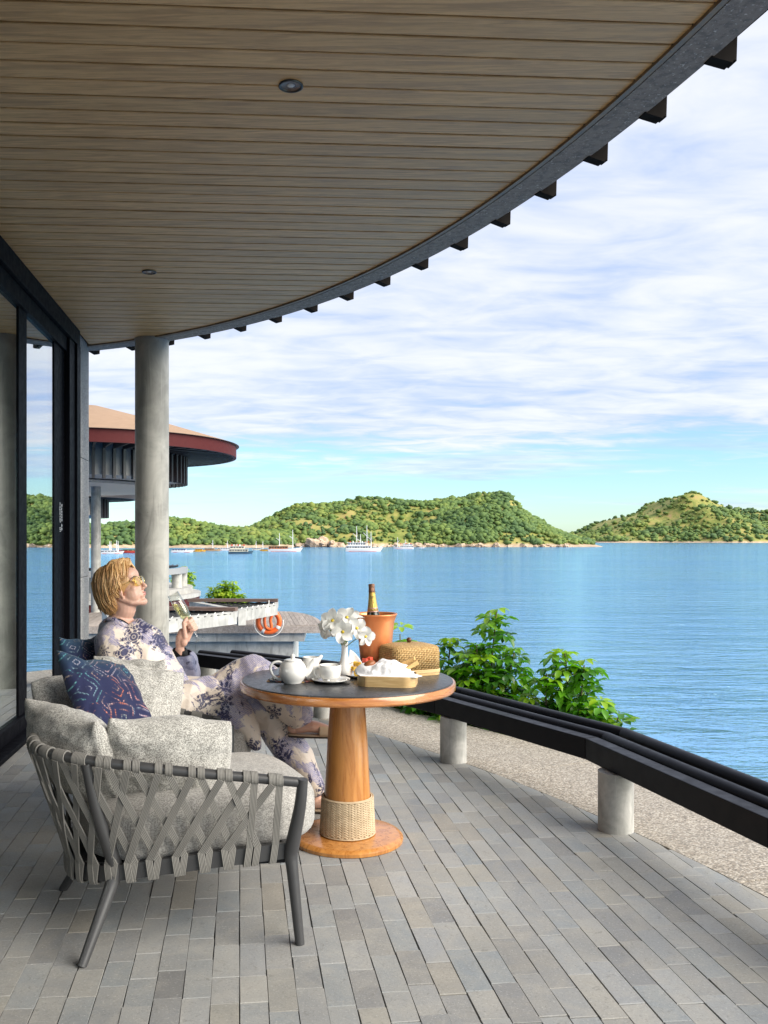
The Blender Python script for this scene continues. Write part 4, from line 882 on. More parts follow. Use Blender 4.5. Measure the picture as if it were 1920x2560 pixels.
for key, mt in (('leaf', 'leaf'), ('dark', 'leaf_dark'), ('lime', 'leaf_lime')):
    LEAVES[key] = []
    for sd_ in range(4):
        me = leaf_mesh(7 + sd_ % 3, .125 if key != 'lime' else .16, .054 if key != 'lime' else .065, .35 + .2 * (sd_ % 2), sd_ + 3); me.materials.append(M[mt]); LEAVES[key].append(me)
def shrub(name, base, stems, label, seed, group='umbrella tree shrubs along the terrace edge', key='leaf', lsc=1.0, per=15):
    """stems: (dx, dy, height) of the tip of each stem"""
    r = random.Random(seed); e = empty(name, base, 0, label, 'shrub', group)
    for (dx, dy, h) in stems:
        p0 = Vector((dx * .25, dy * .25, 0)); p1 = Vector((dx, dy, h)); mid = (p0 + p1) / 2 + Vector((r.uniform(-.05, .05), r.uniform(-.05, .05), 0)); pth = crom([p0, mid, p1], 12)
        MB().tube(pth, lerp_list([.012, .005], 12), 6).build('stem', M['bark'], e, smooth=True)
        n = int(per * max(.5, h / .7))
        for k in range(n):
            s = 1 - .85 * (k / n) ** 1.15; q = pth[min(11, int(s * 11))]; a = k * 2.4 + r.uniform(-.4, .4); rad = (.05 + .21 * (1 - s) ** .6 * r.uniform(.6, 1.15)) * lsc if k else 0
            tip = q + Vector((math.cos(a) * rad, math.sin(a) * rad, r.uniform(.0, .07)))
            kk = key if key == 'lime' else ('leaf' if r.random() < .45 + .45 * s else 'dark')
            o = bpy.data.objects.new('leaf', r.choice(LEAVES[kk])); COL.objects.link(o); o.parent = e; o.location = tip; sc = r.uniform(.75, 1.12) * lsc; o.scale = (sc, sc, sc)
            tilt = .25 + .8 * (1 - s); o.rotation_euler = (tilt * math.sin(a) * -1, tilt * math.cos(a), r.uniform(0, 6.28))
            if k: MB().tube([q, (q + tip) / 2 + Vector((0, 0, .02)), tip], .0028, 4).build('leaf_stalk', M['stalk'], e)
    return e
def sh(px, Y): p = at(px, HY, Y); return (p.x, Y, -.42)
shrub('umbrella_shrub', sh(1235, 7.15), ((.02, 0, 1.24), (-.16, -.1, .98), (.14, -.12, .92), (-.02, -.2, .74), (.26, -.15, .66), (-.3, -.1, .72), (.1, -.25, .55)), 'tallest umbrella tree shrub beyond the bench, rising above the basket', 1, per=25)
shrub('umbrella_shrub', sh(1412, 6.55), ((.0, 0, .98), (.13, -.05, .90), (-.15, -.05, .84), (.05, -.2, .6), (.22, -.1, .56), (-.2, -.15, .55), (-.05, -.25, .45)), 'medium umbrella tree shrub over the bench, nearer the right edge', 2, per=24)
shrub('umbrella_shrub', sh(1500, 6.35), ((.0, 0, .62), (.12, -.04, .56), (-.1, -.04, .58)), 'small bright shrub tip showing just above the tube rail', 3, per=20)
shrub('umbrella_shrub', sh(1125, 7.4), ((.0, 0, .98), (-.12, -.05, .82), (.14, -.05, .8), (.0, -.2, .6)), 'loose umbrella tree shrub right beside the woven basket', 4, per=17)
shrub('umbrella_shrub', sh(1000, 7.9), ((.0, 0, .98), (.1, 0, .88), (-.2, -.05, .7)), 'leaf tips showing between the copper bucket and the basket', 5, per=16)
for i, (px, Y, h) in enumerate(((880, 8.3, .55), (960, 7.95, .58), (1030, 7.65, .60), (1085, 7.3, .56), (1190, 6.95, .58), (1290, 6.7, .56), (1350, 6.6, .55))):
    shrub('low_shrub', sh(px, Y), ((-.12, -.12, h), (.1, -.14, h * .95), (0, .05, h), (.2, .0, h * .9), (-.22, 0, h * .9)), ('low dark leafed shrub below the bench %s' % ('behind the table leg', 'behind the table rim', 'left of the far post', 'beside the far bench post', 'under the tall shrub', 'between the tall and the medium shrub', 'at the foot of the medium shrub')[i]), 20 + i, 'low shrubs on the planting ledge', per=14)
p = at(562, HY, 33.5); shrub('lime_shrub', (p.x, 33.5, -1.5), ((0, 0, 1.3), (.35, -.1, 1.25), (-.45, 0, 1.0), (.6, -.1, .8), (-.2, -.3, .95), (.15, -.3, .9), (-.65, 0, .6), (.75, 0, .55), (-.05, .1, 1.1), (.45, -.3, .7)), 'bright lime green shrub growing beyond the net platforms', 40, 'distant shrubs', 'lime', 1.5, 18)
p = at(458, HY, 42.5); shrub('lime_shrub', (p.x, 42.5, -1.2), ((0, 0, 1.2), (.35, 0, 1.0), (-.35, 0, 1.1)), 'small green shrub behind the distant bench', 41, 'distant shrubs', 'lime', 1.5, 18)

# ------------------------------------------------------------------ armchairs
def uv_set(me, uvs):
    l = me.uv_layers.new(name='UVMap'); idx = np.zeros(len(me.loops), dtype=np.int32); me.loops.foreach_get('vertex_index', idx)
    l.data.foreach_set('uv', np.array(uvs, dtype=np.float32)[idx].ravel())
def ribbon(mb, uv, pts, wd_, nrm, w_, th):
    b = len(mb.v); n = len(pts); L = 0
    for i in range(n):
        if i: L += (pts[i] - pts[i - 1]).length
        for (a, c, u) in ((-.5, -.5, 0), (.5, -.5, 1), (.5, .5, 1), (-.5, .5, 0)):
            mb.v.append(tuple(pts[i] + wd_[i] * (a * w_) + nrm[i] * (c * th))); uv.append((u, L))
    for i in range(n - 1):
        for j in range(4): mb.f.append((b + i * 4 + j, b + i * 4 + (j + 1) % 4, b + (i + 1) * 4 + (j + 1) % 4, b + (i + 1) * 4 + j))
    mb.f += [(b + 3, b + 2, b + 1, b), (b + (n - 1) * 4, b + (n - 1) * 4 + 1, b + (n - 1) * 4 + 2, b + (n - 1) * 4 + 3)]
def superell(c, r, e1, e2, nu=48, nv=24, fn=None):
    mb = MB(); uv = []
    pw = lambda v, e: math.copysign(abs(v) ** e, v)
    for j in range(nv + 1):
        ph = -math.pi / 2 + math.pi * j / nv
        for i in range(nu):
            th = 2 * math.pi * i / nu
            p = Vector((r[0] * pw(math.cos(ph), e1) * pw(math.cos(th), e2), r[1] * pw(math.cos(ph), e1) * pw(math.sin(th), e2), r[2] * pw(math.sin(ph), e1)))
            if fn: p = fn(p)
            mb.v.append(tuple(p + Vector(c)))
    for j in range(nv):
        for i in range(nu): mb.f.append((j * nu + i, j * nu + (i + 1) % nu, (j + 1) * nu + (i + 1) % nu, (j + 1) * nu + i))
    return mb
half_top = [(.333, -.462, .565), (.17, -.432, .590), (0, -.398, .614), (-.2, -.345, .643), (-.36, -.28, .664), (-.465, -.185, .674), (-.51, -.07, .678)]
TOP = crom(half_top + [(x, -y, z) for x, y, z in half_top[::-1]], 161)
half_low = [(.318, -.415, .318), (.15, -.378, .306), (0, -.340, .293), (-.16, -.290, .275), (-.28, -.235, .258), (-.36, -.14, .243), (-.385, -.05, .238)]
LOW = crom(half_low + [(x, -y, z) for x, y, z in half_low[::-1]], 161)
def on(curve, s):
    s = min(max(s, 0), 1) * (len(curve) - 1); i = min(int(s), len(curve) - 2); t = s - i
    p = curve[i].lerp(curve[i + 1], t); a, b = curve[max(i - 1, 0)], curve[min(i + 2, len(curve) - 1)]; return p, (b - a).normalized()
def make_chair(loc, rz, label):
    e = empty('armchair', loc, rz, label, 'armchair', 'rope backed armchairs')
    MB().tube(TOP, .0175, 12, rounded=True).build('top_rail', M['chair_metal'], e, smooth=True)
    mb = MB(); n = len(LOW)
    lo = []
    for i, p in enumerate(LOW):
        t = (LOW[min(i + 1, n - 1)] - LOW[max(i - 1, 0)]).normalized(); s = t.cross(Vector((0, 0, 1))).normalized(); lo.append((p, s))
    for p, s in lo: mb.v += [tuple(p - s * .010 + Vector((0, 0, -.027))), tuple(p + s * .010 + Vector((0, 0, -.027))), tuple(p + s * .010 + Vector((0, 0, .027))), tuple(p - s * .010 + Vector((0, 0, .027)))]
    for i in range(n - 1):
        for j in range(4): mb.f.append((i * 4 + j, (i + 1) * 4 + j, (i + 1) * 4 + (j + 1) % 4, i * 4 + (j + 1) % 4))
    mb.f += [(0, 1, 2, 3), ((n - 1) * 4 + 3, (n - 1) * 4 + 2, (n - 1) * 4 + 1, (n - 1) * 4)]
    mb.build('seat_frame', M['chair_metal'], e, auto=40)
    MB().box((.322, 0, .305), (.03, .80, .05)).build('front_rail', M['chair_metal'], e, bevel=.006)
    mbp = MB().prism([(.31, -.40), (.31, .40), (-.16, .28), (-.36, .12), (-.36, -.12), (-.16, -.28)], .268, .283); mbp.build('seat_support', M['black_cloth'], e)
    for s in (-1, 1):
        f = crom([(.345, s * .472, .578), (.338, s * .462, .48), (.322, s * .432, .345), (.318, s * .424, .30), (.322, s * .432, .24), (.338, s * .462, .0)], 26)
        MB().tube(f, lerp_list([.0185, .021, .0255, .0245, .021, .0165], 26), 14, rounded=False).build('leg', M['chair_metal'], e, auto=50)
        b = crom([(-.365, s * .287, .655), (-.325, s * .268, .48), (-.272, s * .243, .315), (-.262, s * .240, .262), (-.285, s * .258, .20), (-.385, s * .345, .0)], 26)
        MB().tube(b, lerp_list([.0165, .021, .0255, .027, .023, .0165], 26), 14).build('leg', M['chair_metal'], e, auto=50)
    N = 24; rr = .0205
    for i in range(N):
        s0 = .018 + (i + .5) / N * .964
        for sg in (-1, 1):
            st = s0 + sg * .0060; sb = s0 + sg * 1.62 / N
            if sb < .012 or sb > .988: sb = s0 + sg * .35 / N
            sb = min(max(sb, .014), .986)
            p, t = on(TOP, st); q, t2 = on(LOW, sb); mb = MB(); uv = []
            o1 = t.cross(Vector((0, 0, 1))).normalized(); o2 = t2.cross(Vector((0, 0, 1))).normalized()
            if o1.dot(Vector((p.x + .05, p.y, 0))) < 0: o1 = -o1
            if o2.dot(Vector((q.x + .05, q.y, 0))) < 0: o2 = -o2
            up = Vector((0, 0, 1)); lift = .0035 if sg > 0 else -.0005
            pts, wds, nms = [], [], []
            for k in range(15):                               # wrap over the top rail
                a = R(-150 + 300 * k / 14 - 0) ; d = o1 * -math.sin(a) + up * math.cos(a); d = o1 * math.sin(-a) + up * math.cos(a)
                pts.append(p + d * (rr + .0005)); wds.append(t); nms.append(d)
            ribbon(mb, uv, pts, wds, nms, .0245, .0048)
            a0 = p + o1 * (rr - .004 + lift) - up * .012; a1 = q + o2 * (.016 + lift) + up * .030
            pts, wds, nms = [], [], []; dv = (a1 - a0).normalized(); bow = random.uniform(-.004, .006)
            for k in range(13):
                f_ = k / 12; nn = (o1 * (1 - f_) + o2 * f_).normalized(); nn = (nn - dv * nn.dot(dv)).normalized()
                pts.append(a0.lerp(a1, f_) + nn * (bow * math.sin(math.pi * f_)) + nn * (.002 * sg * math.cos(f_ * 9))); nms.append(nn); wds.append(dv.cross(nn).normalized())
            ribbon(mb, uv, pts, wds, nms, .0245, .0048)
            pts, wds, nms = [], [], []; lean = t2 * (sg * .010)
            for (u, z, nx, nz) in ((.0165, .036, 1, .3), (.0185, .02, 1, .05), (.0185, -.02, 1, -.05), (.015, -.034, .6, -.8), (0, -.038, 0, -1), (-.015, -.034, -.6, -.8), (-.0185, -.02, -1, 0), (-.0185, .03, -1, 0)):
                pts.append(q + o2 * (u + lift * .5) + up * z - lean * (.5 - z / .07)); wds.append(t2); nms.append((o2 * nx + up * nz).normalized())
            ribbon(mb, uv, pts, wds, nms, .0245, .0048)
            me = mb.mesh('strap', True); uv_set(me, uv); me.set_sharp_from_angle(angle=R(40)); me.materials.append(M['strap']); o = bpy.data.objects.new('strap', me); COL.objects.link(o); o.parent = e
    def shp(p):
        x = p.x; p.y *= (.69 + .30 * (x + .42) / .84); p.z += .028 * (1 - (x / .45) ** 2) * (1 - (p.y / .45) ** 2) * (1 if p.z > 0 else .2)
        p.z += (x + .3) * .04; p += Vector((0, 0, mnoise.noise(p * 6) * .006)); return p
    c = superell((.075, 0, .374), (.425, .392, .106), .42, .55, 72, 30, shp); c.build('seat_cushion', M['weave_fine'], e, smooth=True)
    return e
chair1 = make_chair((-.598, 3.366, 0), R(22), 'empty grey rope armchair in front with loose cushions')
chair2 = make_chair((-.90, 4.58, 0), R(2), 'grey rope armchair in which the woman is sitting')

def pillow(name, c, wdir, up, w_, h, t, m, label, cat, group=None, seed=0, n=36, pinch=.045, slump=.012):
    wdir = Vector(wdir).normalized(); up = Vector(up); up = (up - wdir * up.dot(wdir)).normalized(); nz = wdir.cross(up)
    vs = []; uv = []; r = random.Random(seed); so = Vector((seed * 3.7, seed * 1.3, 0))
    for side in (1, -1):
        for j in range(n + 1):
            for i in range(n + 1):
                u = -1 + 2 * i / n; v = -1 + 2 * j / n; us = math.sin(u * math.pi / 2) * .4 + u * .6; vs_ = math.sin(v * math.pi / 2) * .4 + v * .6
                x = w_ / 2 * us * (1 - pinch * (1 - vs_ * vs_) * abs(us)); y = h / 2 * vs_ * (1 - pinch * (1 - us * us) * abs(vs_))
                e_ = max(0, (1 - us * us) * (1 - vs_ * vs_)); z = t / 2 * e_ ** .46
                q = Vector((us * 2.2, vs_ * 2.2, side * .7)) + so
                z += (mnoise.noise(q) * .016 + mnoise.noise(q * 2.7) * .007) * min(1, e_ * 4)
                cr = max(abs(us), abs(vs_)); z -= .010 * math.exp(-((cr - .86) / .06) ** 2) * (.5 + .5 * math.sin(14 * (us - vs_) + seed)) * (1 if e_ > 0 else 0)
                kc = 1 - .085 * us * us * vs_ * vs_; x *= kc; y *= kc; y += (mnoise.noise(Vector((us * 1.4 + seed * 2.3, seed, 0))) * .030 - .014 * (1 - us * us)) * max(0, vs_) ** 2; y -= slump * (1 - vs_) * us * us; yb = -slump * .8 * (1 - abs(us)) * max(0, vs_) ; y += yb
                vs.append(Vector((x, y, side * max(z, 0)))); uv.append(((us + 1) / 2, (vs_ + 1) / 2))
    k = (n + 1) ** 2; fs = []
    for j in range(n):
        for i in range(n):
            a = j * (n + 1) + i; fs.append((a, a + 1, a + n + 2, a + n + 1)); fs.append((k + a, k + a + n + 1, k + a + n + 2, k + a + 1))
    mb = MB().add(vs, fs); me = mb.mesh(name, True); uv_set(me, uv)
    bm = bmesh.new(); bm.from_mesh(me); bmesh.ops.remove_doubles(bm, verts=bm.verts, dist=1e-5); bm.to_mesh(me); bm.free(); me.polygons.foreach_set('use_smooth', [True] * len(me.polygons))
    me.materials.append(m); o = bpy.data.objects.new(name, me); COL.objects.link(o)
    mt = Matrix((wdir, up, nz)).transposed().to_4x4(); mt.translation = Vector(c); o.matrix_world = mt
    return tag(o, label, cat, group)
G = 'loose grey cushions in the armchairs'
pillow('cushion', (-.605, 3.235, .598), (1, .20, -.07), (-.06, -.46, .88), .47, .40, .21, M['weave'], 'grey nubbly cushion leaning on the near arm of the empty chair', 'cushion', G, 1, pinch=.01)
pillow('cushion', (-.955, 3.285, .615), (.76, -.64, -.06), (-.24, -.34, .90), .50, .42, .21, M['weave'], 'grey nubbly cushion in the near back corner of the empty chair', 'cushion', G, 2)
pillow('cushion', (-1.04, 3.68, .67), (.42, .90, .0), (-.38, .14, .91), .48, .44, .17, M['weave'], 'grey cushion behind the navy pillow at the back of the empty chair', 'cushion', G, 3)
pillow('cushion', (-.85, 3.84, .685), (.96, .30, -.2), (-.22, .26, .94), .40, .40, .15, M['weave'], 'grey cushion on the far arm of the empty chair, edge showing past the navy pillow', 'cushion', G, 4)
pillow('cushion', (-.955, 4.13, .695), (1, .06, -.06), (-.08, -.22, .97), .36, .38, .17, M['weave'], 'grey cushion standing beside the hip of the seated woman', 'cushion', G, 5)
pillow('cushion', (-1.24, 4.66, .66), (.1, 1, 0), (-.4, 0, .92), .48, .42, .16, M['weave'], 'grey cushion behind the back of the seated woman', 'cushion', G, 6)
pillow('patterned_pillow', (-.895, 3.50, .785), (.52, .78, -.27), (-.62, .22, .75), .40, .42, .14, M['ikat'], 'navy embroidered pillow in the empty armchair', 'pillow', 'navy embroidered pillows', 7, pinch=.05)
pillow('patterned_pillow', (-1.225, 4.42, .765), (.35, .9, -.1), (-.35, .1, .93), .36, .36, .13, M['ikat'], 'navy embroidered pillow behind the back of the woman', 'pillow', 'navy embroidered pillows', 8, pinch=.05)

# ------------------------------------------------------------------ table
TX, TY, TZ = .073, 4.146, .757
tb = empty('cafe_table', (TX, TY, 0), 0, 'round wooden pedestal table with dark inset top and woven band', 'table')
MB().lathe([(.02, .030), (.235, .030), (.250, .027), (.262, .016), (.262, .002), (.255, -.0), (.02, 0)], n=96, cap=False).build('base', M['teak'], tb, auto=35)
MB().lathe([(.118, .03), (.1085, .20), (.0955, .45), (.078, .70), (.078, .711)], n=64).build('pedestal', M['teak'], tb, auto=35)
band = MB().lathe([(.126, .031), (.127, .034), (.1185, .203), (.112, .206)], n=64, cap=False).build('woven_band', M['seagrass'], tb, smooth=True)
mb = MB(); nc, nr = 52, 15
for i in range(nc):
    for j in range(nr):
        z = .040 + (j + .5) * .158 / nr; r0 = .1285 - (z - .034) * .050; a = 2 * math.pi * (i + .5) / nc; sg = 1 if i % 2 else -1
        m = Matrix.Rotation(a, 3, 'Z') @ Matrix.Rotation(sg * R(40), 3, 'X')
        L = 2 * math.pi * r0 / nc * 1.28; mb.box((r0 * math.cos(a), r0 * math.sin(a), z), (.006, L, .0078), m)
o = mb.build('strand', M['seagrass'], band, kind='stuff', bevel=.0016, segs=1)
for z in (.036, .2015): MB().tube([((.130 if z < .1 else .1215) * math.cos(t), (.130 if z < .1 else .1215) * math.sin(t), z) for t in np.linspace(0, 2 * math.pi, 65)[:-1]], .0035, 6, closed=True).build('cord', M['seagrass'], band, smooth=True)
MB().box((.03, -.06, .699), (.05, .05, .024)).build('cleat', M['teak_rim'], tb, bevel=.003)
for k in range(6):
    a0 = k * 60 + 4.0; n = 16; prof = [(.492, .710), (.500, .7115), (.505, .718), (.505, .744), (.501, .750), (.492, .7505)]
    mb = MB(); 
    for i in range(n + 1):
        a = R(a0 + 60 * i / n + (-.02 if i == n else .02 if i == 0 else 0))
        for r_, z in prof: mb.v.append((r_ * math.cos(a), r_ * math.sin(a), z))
    for i in range(n):
        for j in range(5): mb.f.append((i * 6 + j, (i + 1) * 6 + j, (i + 1) * 6 + j + 1, i * 6 + j + 1))
    mb.f += [(5, 4, 3, 2, 1, 0), tuple(n * 6 + j for j in range(6))]
    mb.build('rim_segment', M['teak_rim'], tb, auto=35)
MB().lathe([(.01, .7105), (.4915, .7105), (.4915, .735), (.01, .735)], n=96, cap=False).build('underside', M['teak'], tb, auto=35)
MB().lathe([(.4915, .7355), (.4935, .750), (.492, .7555), (.486, .757), (.01, .757)], n=96).build('stone_top', M['table_top'], tb, auto=40)

# ------------------------------------------------------------------ things on the table
G2 = None
def T(x, y): return (x, y, TZ)
tp = empty('teapot', T(-.178, 3.995), 0, 'white glazed teapot with round lid knob and loop handle', 'teapot')
body = [(.028, 0), (.040, .001), (.041, .006), (.052, .018), (.0625, .040), (.0635, .058), (.058, .080), (.047, .096), (.040, .101), (.039, .1035)]
MB().lathe(body, n=48).build('body', M['china'], tp, smooth=True)
lid = MB().lathe([(.041, .1035), (.040, .1065), (.028, .110), (.012, .113), (.008, .114)], n=40).build('lid', M['china'], tp, smooth=True)
MB().ell((0, 0, .122), (.0105, .0105, .012)).build('knob', M['china'], lid, smooth=True)
MB().tube(crom([(.050, 0, .040), (.072, 0, .060), (.084, 0, .088), (.100, 0, .110)], 16), lerp_list([.021, .0155, .0105, .0085], 16), 14, flat=(1, .8, 1)).build('spout', M['china'], tp, smooth=True)
MB().tube(crom([(-.042, 0, .090), (-.066, 0, .098), (-.092, 0, .090), (-.101, 0, .066), (-.090, 0, .038), (-.066, 0, .018), (-.050, 0, .018)], 26), .0058, 10).build('handle', M['china'], tp, smooth=True)
jg = empty('milk_jug', T(-.098, 4.085), R(20), 'white open milk jug just behind the teapot', 'jug')
MB().lathe([(.026, 0), (.036, .002), (.041, .018), (.041, .05), (.037, .085), (.038, .108), (.036, .107), (.034, .085), (.037, .05), (.036, .012), (.004, .008)], n=40, cap=False).build('body', M['china'], jg, smooth=True)
MB().tube([(.030, 0, .086), (.046, 0, .104), (.056, 0, .112)], [.015, .010, .0055], 12).build('lip', M['china'], jg, smooth=True)
MB().tube(crom([(-.036, 0, .085), (-.060, 0, .088), (-.066, 0, .058), (-.052, 0, .028), (-.038, 0, .026)], 16), .005, 8).build('handle', M['china'], jg, smooth=True)
sc_ = empty('saucer', T(-.005, 4.02), 0, 'white saucer under the teacup', 'saucer')
MB().lathe([(.030, 0), (.048, .001), (.070, .008), (.088, .015), (.0895, .018), (.086, .0175), (.068, .012), (.045, .006), (.01, .005)], n=56, cap=False).build('dish', M['china'], sc_, smooth=True)
cu_ = empty('teacup', (-.008, 4.02, TZ + .0068), R(-8), 'white teacup with a loop handle on the saucer', 'teacup')
MB().lathe([(.024, 0), (.030, .001), (.040, .010), (.048, .028), (.0505, .050), (.0505, .074), (.0485, .0745), (.0475, .05), (.044, .028), (.034, .012), (.003, .009)], n=48, cap=False).build('bowl', M['china'], cu_, smooth=True)
MB().tube(crom([(-.047, 0, .055), (-.066, 0, .056), (-.075, 0, .040), (-.066, 0, .020), (-.045, 0, .013)], 18), .0052, 10).build('handle', M['china'], cu_, smooth=True)
sp = empty('teaspoon', (.02, 3.958, TZ + .021), R(6), 'steel teaspoon lying on the saucer rim in front of the cup', 'spoon')
MB().ell((-.045, 0, 0), (.019, .012, .004)).build('bowl', M['steel'], sp, smooth=True); MB().tube(crom([(-.03, 0, 0), (0, .002, .004), (.055, .004, .001)], 10), lerp_list([.002, .0018, .0032], 10), 8, flat=(1, 1, .6)).build('handle', M['steel'], sp, smooth=True)
vs_ = empty('bud_vase', T(.06, 4.185), 0, 'slender white bottle shaped bud vase', 'vase')
MB().lathe([(.024, 0), (.030, .002), (.037, .018), (.038, .032), (.031, .056), (.020, .082), (.0155, .105), (.0145, .135), (.0165, .160), (.0175, .166), (.0155, .166), (.013, .13), (.012, .10)], n=40, cap=False).build('body', M['vase'], vs_, smooth=True)
# frangipani blossoms
def petal_mesh():
    mb = MB(); n, k = 9, 6
    for i in range(n):
        s = i / (n - 1); wd_ = .0200 * (math.sin(math.pi * min(1, s * .88 + .07)) ** .75) * (1 if s < .98 else .35); y = .044 * s
        for j in range(k):
            c = -1 + 2 * j / (k - 1); tw = .35 * (1 - s); z = .012 * math.sin(s * 1.9) - .010 * s * s + .0045 * c * c * (1 if s > .2 else .3) + .006 * c * s * math.sin(2.5 * s)
            mb.v.append((c * wd_, .004 + y, z + tw * c * wd_))
    for i in range(n - 1):
        for j in range(k - 1): mb.f.append((i * k + j, i * k + j + 1, (i + 1) * k + j + 1, (i + 1) * k + j))
    return mb.mesh('petal', True)
PM = petal_mesh(); PM.materials.append(M['petal'])
THM = MB().lathe([(.0062, .0062), (.0040, .0035), (.0012, .0005)], n=10).mesh('throat', True); THM.materials.append(M['pollen'])
BT = at(860, 1605, 4.185)
fl = [((832, 1552), 4.10, (-.25, -.9, .28), 1.15), ((857, 1580), 4.08, (-.05, -1, .15), 1.12), ((891, 1571), 4.12, (.35, -.9, .25), 1.05), ((867, 1545), 4.16, (.0, -.75, .6), 1.1), ((913, 1591), 4.10, (.45, -.8, -.1), .95), ((818, 1570), 4.17, (-.75, -.45, -.2), 1.1), ((882, 1548), 4.2, (.3, -.35, .8), 1.1), ((843, 1566), 4.22, (-.6, -.2, .2), 1.1), ((818, 1560), 4.12, (-.8, -.5, .2), 1.0)]
whr = ('upper left facing the camera', 'lowest in the middle, yellow throat showing', 'right of the middle, facing right', 'upright at the back of the bunch', 'lowest on the right, hanging before the copper bucket', 'lowest on the left, drooping sideways', 'topmost at the right', 'hidden at the back left', 'leftmost of the bunch')
for i, (pp, Y, nrm, s) in enumerate(fl):
    c = at(pp[0], pp[1], Y); e = empty('frangipani_blossom', c, 0, 'white frangipani blossom, ' + whr[i], 'flower', 'white frangipani blossoms in the vase')
    q = Vector(nrm).normalized().to_track_quat('Z', 'Y'); e.rotation_mode = 'QUATERNION'; e.rotation_quaternion = q; e.scale = (s * 1.08,) * 3
    for k in range(5):
        o = bpy.data.objects.new('petal', PM); COL.objects.link(o); o.parent = e; o.rotation_euler = (R(random.uniform(2, 16)), 0, R(72 * k + i * 17 + random.uniform(-4, 4)))
    o = bpy.data.objects.new('throat', THM); COL.objects.link(o); o.parent = e
    inv = e.matrix_basis.inverted() if False else (Matrix.Translation(c) @ q.to_matrix().to_4x4() @ Matrix.Scale(s * 1.08, 4)).inverted()
    pth = [inv @ v for v in crom([c, c * .6 + BT * .4 + Vector((0, 0, .0)), BT + Vector((random.uniform(-.004, .004), random.uniform(-.004, .004), -.03))], 10)]
    MB().tube(pth, .0022, 6).build('stalk', M['stalk'], e, smooth=True)
ib = empty('ice_bucket', T(.218, 4.42), 0, 'copper champagne bucket with a flared rim', 'ice bucket')
MB().lathe([(.006, .001), (.066, .0), (.072, .004), (.081, .10), (.089, .19), (.096, .245), (.106, .272), (.1105, .279), (.108, .282), (.102, .275), (.092, .24), (.084, .16), (.070, .012), (.004, .010)], n=72, cap=False).build('pail', M['copper'], ib, smooth=True)
bt = empty('champagne_bottle', at(936, 1600, 4.405), 0, 'champagne bottle with gold foil neck standing in the copper bucket', 'bottle'); bt.rotation_euler = (0, R(-3), 0)
bz = 0.0
MB().lathe([(.040, -.13), (.0445, -.125), (.0445, .05), (.042, .085), (.034, .122), (.0272, .148), (.02, .18)], n=32).build('glass', M['bottle'], bt, smooth=True)
MB().lathe([(.0282, .146), (.0262, .158), (.0222, .182), (.0182, .212), (.0162, .240)], n=32).build('neck_foil', M['foil'], bt, smooth=True)
MB().lathe([(.0294, .1415), (.0284, .1475)], n=32).build('foil_band', M['foil_rose'], bt, smooth=True); MB().lathe([(.0266, .1565), (.0254, .1635)], n=32).build('foil_band', M['foil_rose'], bt, smooth=True)
MB().lathe([(.0166, .240), (.0170, .245), (.0158, .250), (.0156, .268), (.0164, .277), (.0135, .281), (.003, .282)], n=28).build('cork_cap', M['foil_brown'], bt, smooth=True)
for (dx, pts) in ((0, [(-.006, .222), (-.006, .210), (-.005, .208)]), (0, [(-.0035, .222), (-.0035, .210), (.0, .2095)]), (0, [(.002, .221), (.002, .210)]), (0, [(.002, .221), (.0062, .2205), (.0062, .216), (.002, .2155)])):
    MB().tube([(x, -math.sqrt(max(1e-6, .0181 ** 2 - x * x)) - .0006 - (.214 - z) * .13, z) for x, z in pts], .0009, 5).build('monogram', M['ink'], bt)
# woven basket cover
bk_ = empty('woven_basket', T(.375, 4.285), R(24), 'woven bamboo food cover with a dark round knob', 'basket')
def rrect(w_, d_, r_, n=8):
    o = []
    for cx, cy, a0 in ((w_ / 2 - r_, d_ / 2 - r_, 0), (-w_ / 2 + r_, d_ / 2 - r_, 90), (-w_ / 2 + r_, -d_ / 2 + r_, 180), (w_ / 2 - r_, -d_ / 2 + r_, 270)):
        for k in range(n + 1): a = R(a0 + 90 * k / n); o.append((cx + r_ * math.cos(a), cy + r_ * math.sin(a)))
    return o
def loft(rings, uvs=True, cap=True):
    mb = MB(); uv = []; n = len(rings[0][0]); acc = 0
    for i, (pl, z) in enumerate(rings):
        per = 0
        if i: acc += math.hypot((Vector(rings[i][0][0]) - Vector(rings[i - 1][0][0])).length, z - rings[i - 1][1])
        for k, p in enumerate(pl):
            zz = z(p) if callable(z) else z; mb.v.append((p[0], p[1], zz)); uv.append((per, acc))
            per += (Vector(rings[0][0][(k + 1) % n]) - Vector(rings[0][0][k])).length
    for i in range(len(rings) - 1):
        for k in range(n): mb.f.append((i * n + k, i * n + (k + 1) % n, (i + 1) * n + (k + 1) % n, (i + 1) * n + k))
    if cap: mb.f += [tuple(range(n - 1, -1, -1)), tuple(range((len(rings) - 1) * n, len(rings) * n))]
    return mb, uv
W_, D_ = .262, .20
sc2 = lambda f, r_=.045: rrect(W_ * f, D_ * f, min(r_, .4 * D_ * f))
mb, uv = loft([(sc2(1), .030), (sc2(1), .105), (sc2(.995), .118), (sc2(.975), .129), (sc2(.93), .137), (sc2(.8), .143), (sc2(.6), .148), (sc2(.35), .151), (sc2(.1), .152)])
me = mb.mesh('woven_cover', True); uv_set(me, uv); me.materials.append(M['basket']); o = bpy.data.objects.new('woven_cover', me); COL.objects.link(o); o.parent = bk_
for z0, z1, f in ((.0, .012, 1.0), (.0125, .030, 1.018)): loft([(sc2(f), z0), (sc2(f), z1)])[0].build('bamboo_band', M['bamboo'], bk_, bevel=.0015, auto=35)
MB().lathe([(.006, .151), (.009, .153), (.0125, .162), (.012, .170), (.006, .175), (.001, .1755)], n=20).build('knob', M['knob'], bk_, smooth=True)
